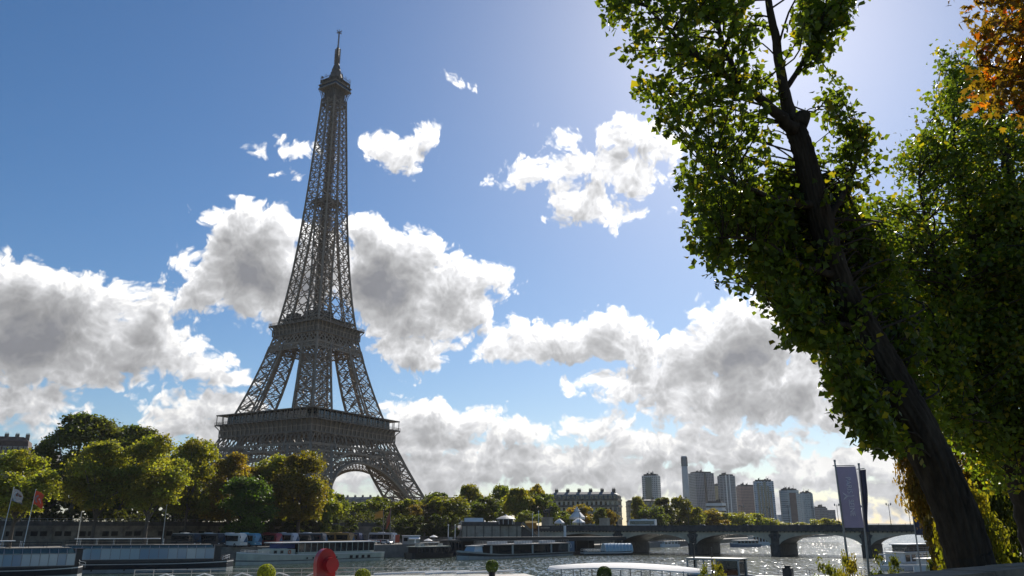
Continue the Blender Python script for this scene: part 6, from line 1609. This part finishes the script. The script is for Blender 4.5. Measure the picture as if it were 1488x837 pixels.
# ------------------------------------------------------------------ people
def person_mesh(stride, arm, seed):
    """one continuous skinned body, standing height 1.72 m"""
    J = {'hip': (0, 0, .95, .13), 'belly': (0, .01, 1.1, .135), 'chest': (0, 0, 1.32, .15), 'neck': (0, 0, 1.47, .058), 'head': (0, .015, 1.6, .098), 'crown': (0, .01, 1.68, .07)}
    E = [('hip', 'belly'), ('belly', 'chest'), ('chest', 'neck'), ('neck', 'head'), ('head', 'crown')]
    for s_, nm in ((-1, 'l'), (1, 'r')):
        f = s_ * stride
        J[nm + 'th'] = (s_ * .09, 0, .88, .09); J[nm + 'kn'] = (s_ * .1, f * .5 + .02, .49, .062); J[nm + 'an'] = (s_ * .1, f, .09, .045); J[nm + 'to'] = (s_ * .11, f + .15, .035, .035)
        J[nm + 'sh'] = (s_ * .17, 0, 1.39, .07); J[nm + 'el'] = (s_ * .23, -f * .4 + .02, 1.12, .045); J[nm + 'wr'] = (s_ * .22, -f * .7 + arm, .9 + arm * .6, .034); J[nm + 'ha'] = (s_ * .21, -f * .8 + arm * 1.2, .8 + arm * .8, .03)
        E += [('hip', nm + 'th'), (nm + 'th', nm + 'kn'), (nm + 'kn', nm + 'an'), (nm + 'an', nm + 'to'), ('chest', nm + 'sh'), (nm + 'sh', nm + 'el'), (nm + 'el', nm + 'wr'), (nm + 'wr', nm + 'ha')]
    ks = list(J); me = bpy.data.meshes.new('person'); me.from_pydata([J[k][:3] for k in ks], [(ks.index(a), ks.index(c)) for a, c in E], [])
    o = bpy.data.objects.new('person', me); COL.objects.link(o); md = o.modifiers.new('skin', 'SKIN'); sb = o.modifiers.new('sub', 'SUBSURF'); sb.levels = 1
    for i, k in enumerate(ks): me.skin_vertices[0].data[i].radius = (J[k][3],) * 2
    me.skin_vertices[0].data[0].use_root = True
    dg = bpy.context.evaluated_depsgraph_get(); r = bpy.data.meshes.new_from_object(o.evaluated_get(dg)); bpy.data.objects.remove(o); r.name = 'person'
    r.materials.clear()
    for m in (M_matte, mat('dark_trousers', (.025, .027, .035), .85), mat('skin', (.42, .25, .18), .6), mat('dark_hair', (.03, .02, .015), .7)): r.materials.append(m)
    for p in r.polygons:
        z, y = p.center.z, p.center.y
        p.material_index = 1 if z < .93 and abs(p.center.x) < .2 else (3 if z > 1.6 and (y < .04 or z > 1.69) else (2 if z > 1.49 or (z < .9 + arm and abs(p.center.x) > .19) else 0)); p.use_smooth = True
    return r
PM = [person_mesh(0.0, .0, 1), person_mesh(.24, .05, 2), person_mesh(.05, .18, 3)]
rp = random.Random(11)
CL = [(.03, .03, .035), (.05, .05, .09), (.25, .03, .04), (.5, .48, .45), (.08, .09, .06), (.3, .2, .12), (.1, .12, .2)]
def person(q, rz, ci, lab, grp):
    o = link('person', PM[rp.randrange(3)], None, q, rz, color=CL[ci % 7]); return tag(o, lab, 'person', grp)
for i in range(20):
    x = 6 + i * 7.2 + rp.uniform(-2, 2); person(bl(x, rp.choice((.9, 1.6, 2.3)), 9.604), rp.choice((BRZ + 1.57, BRZ - 1.57)), rp.randrange(7), 'distant pedestrian walking behind the bridge parapet', 'pedestrians on the bridge')
for i in range(9):
    q = base(540 + i * 2.6 + rp.uniform(-1, 1), 291 + rp.uniform(0, 5), QZ); person(q, rp.uniform(0, 6), 2 if i % 2 else 0, 'member of the small crowd in dark red and black on the middle quay', 'small crowd on the middle quay')
for i in range(14):
    q = base(960 + i * 3 + rp.uniform(-1, 1), 462 + rp.uniform(-6, 8), 2.6); person(q, rp.uniform(0, 6), rp.randrange(7), 'distant pedestrian on the quay seen through the second arch', 'crowd seen through the second arch')
for i in range(7):
    k = 4 + i * 2; person((S0.x + 8.2 - k * .37 - .18, S0.y + 2 + (i * 1.7) % 5, 3.2 + (k + 1) * .35 + .002), 1.57, rp.randrange(7), 'distant pedestrian climbing the quay stairs', 'people on the quay stairs')
for dx, ci, lab in ((0, 1, 'left of two people standing on the bow deck of the glass riverboat'), (3.5, 0, 'right of two people standing on the bow deck of the glass riverboat')):
    q = base(322 + dx, 199.5, 1.87); person(q, 2 + dx, ci, lab, None)


# ------------------------------------------------------------------ air
hz = MB(); hz.bb(-9000, 9500, -400, 8200, -4.2, 420)
hm = bpy.data.materials.new('haze'); hm.use_nodes = True; nt = hm.node_tree; nt.nodes.remove(nt.nodes['Principled BSDF'])
pv_ = nt.nodes.new('ShaderNodeVolumePrincipled'); pv_.inputs['Color'].default_value = (.93, .96, 1.0, 1); pv_.inputs['Density'].default_value = 0.000034; pv_.inputs['Anisotropy'].default_value = 0.2
nt.links.new(pv_.outputs[0], [n for n in nt.nodes if n.type == 'OUTPUT_MATERIAL'][0].inputs['Volume'])
tag(hz.build('haze', hm), kind='stuff')
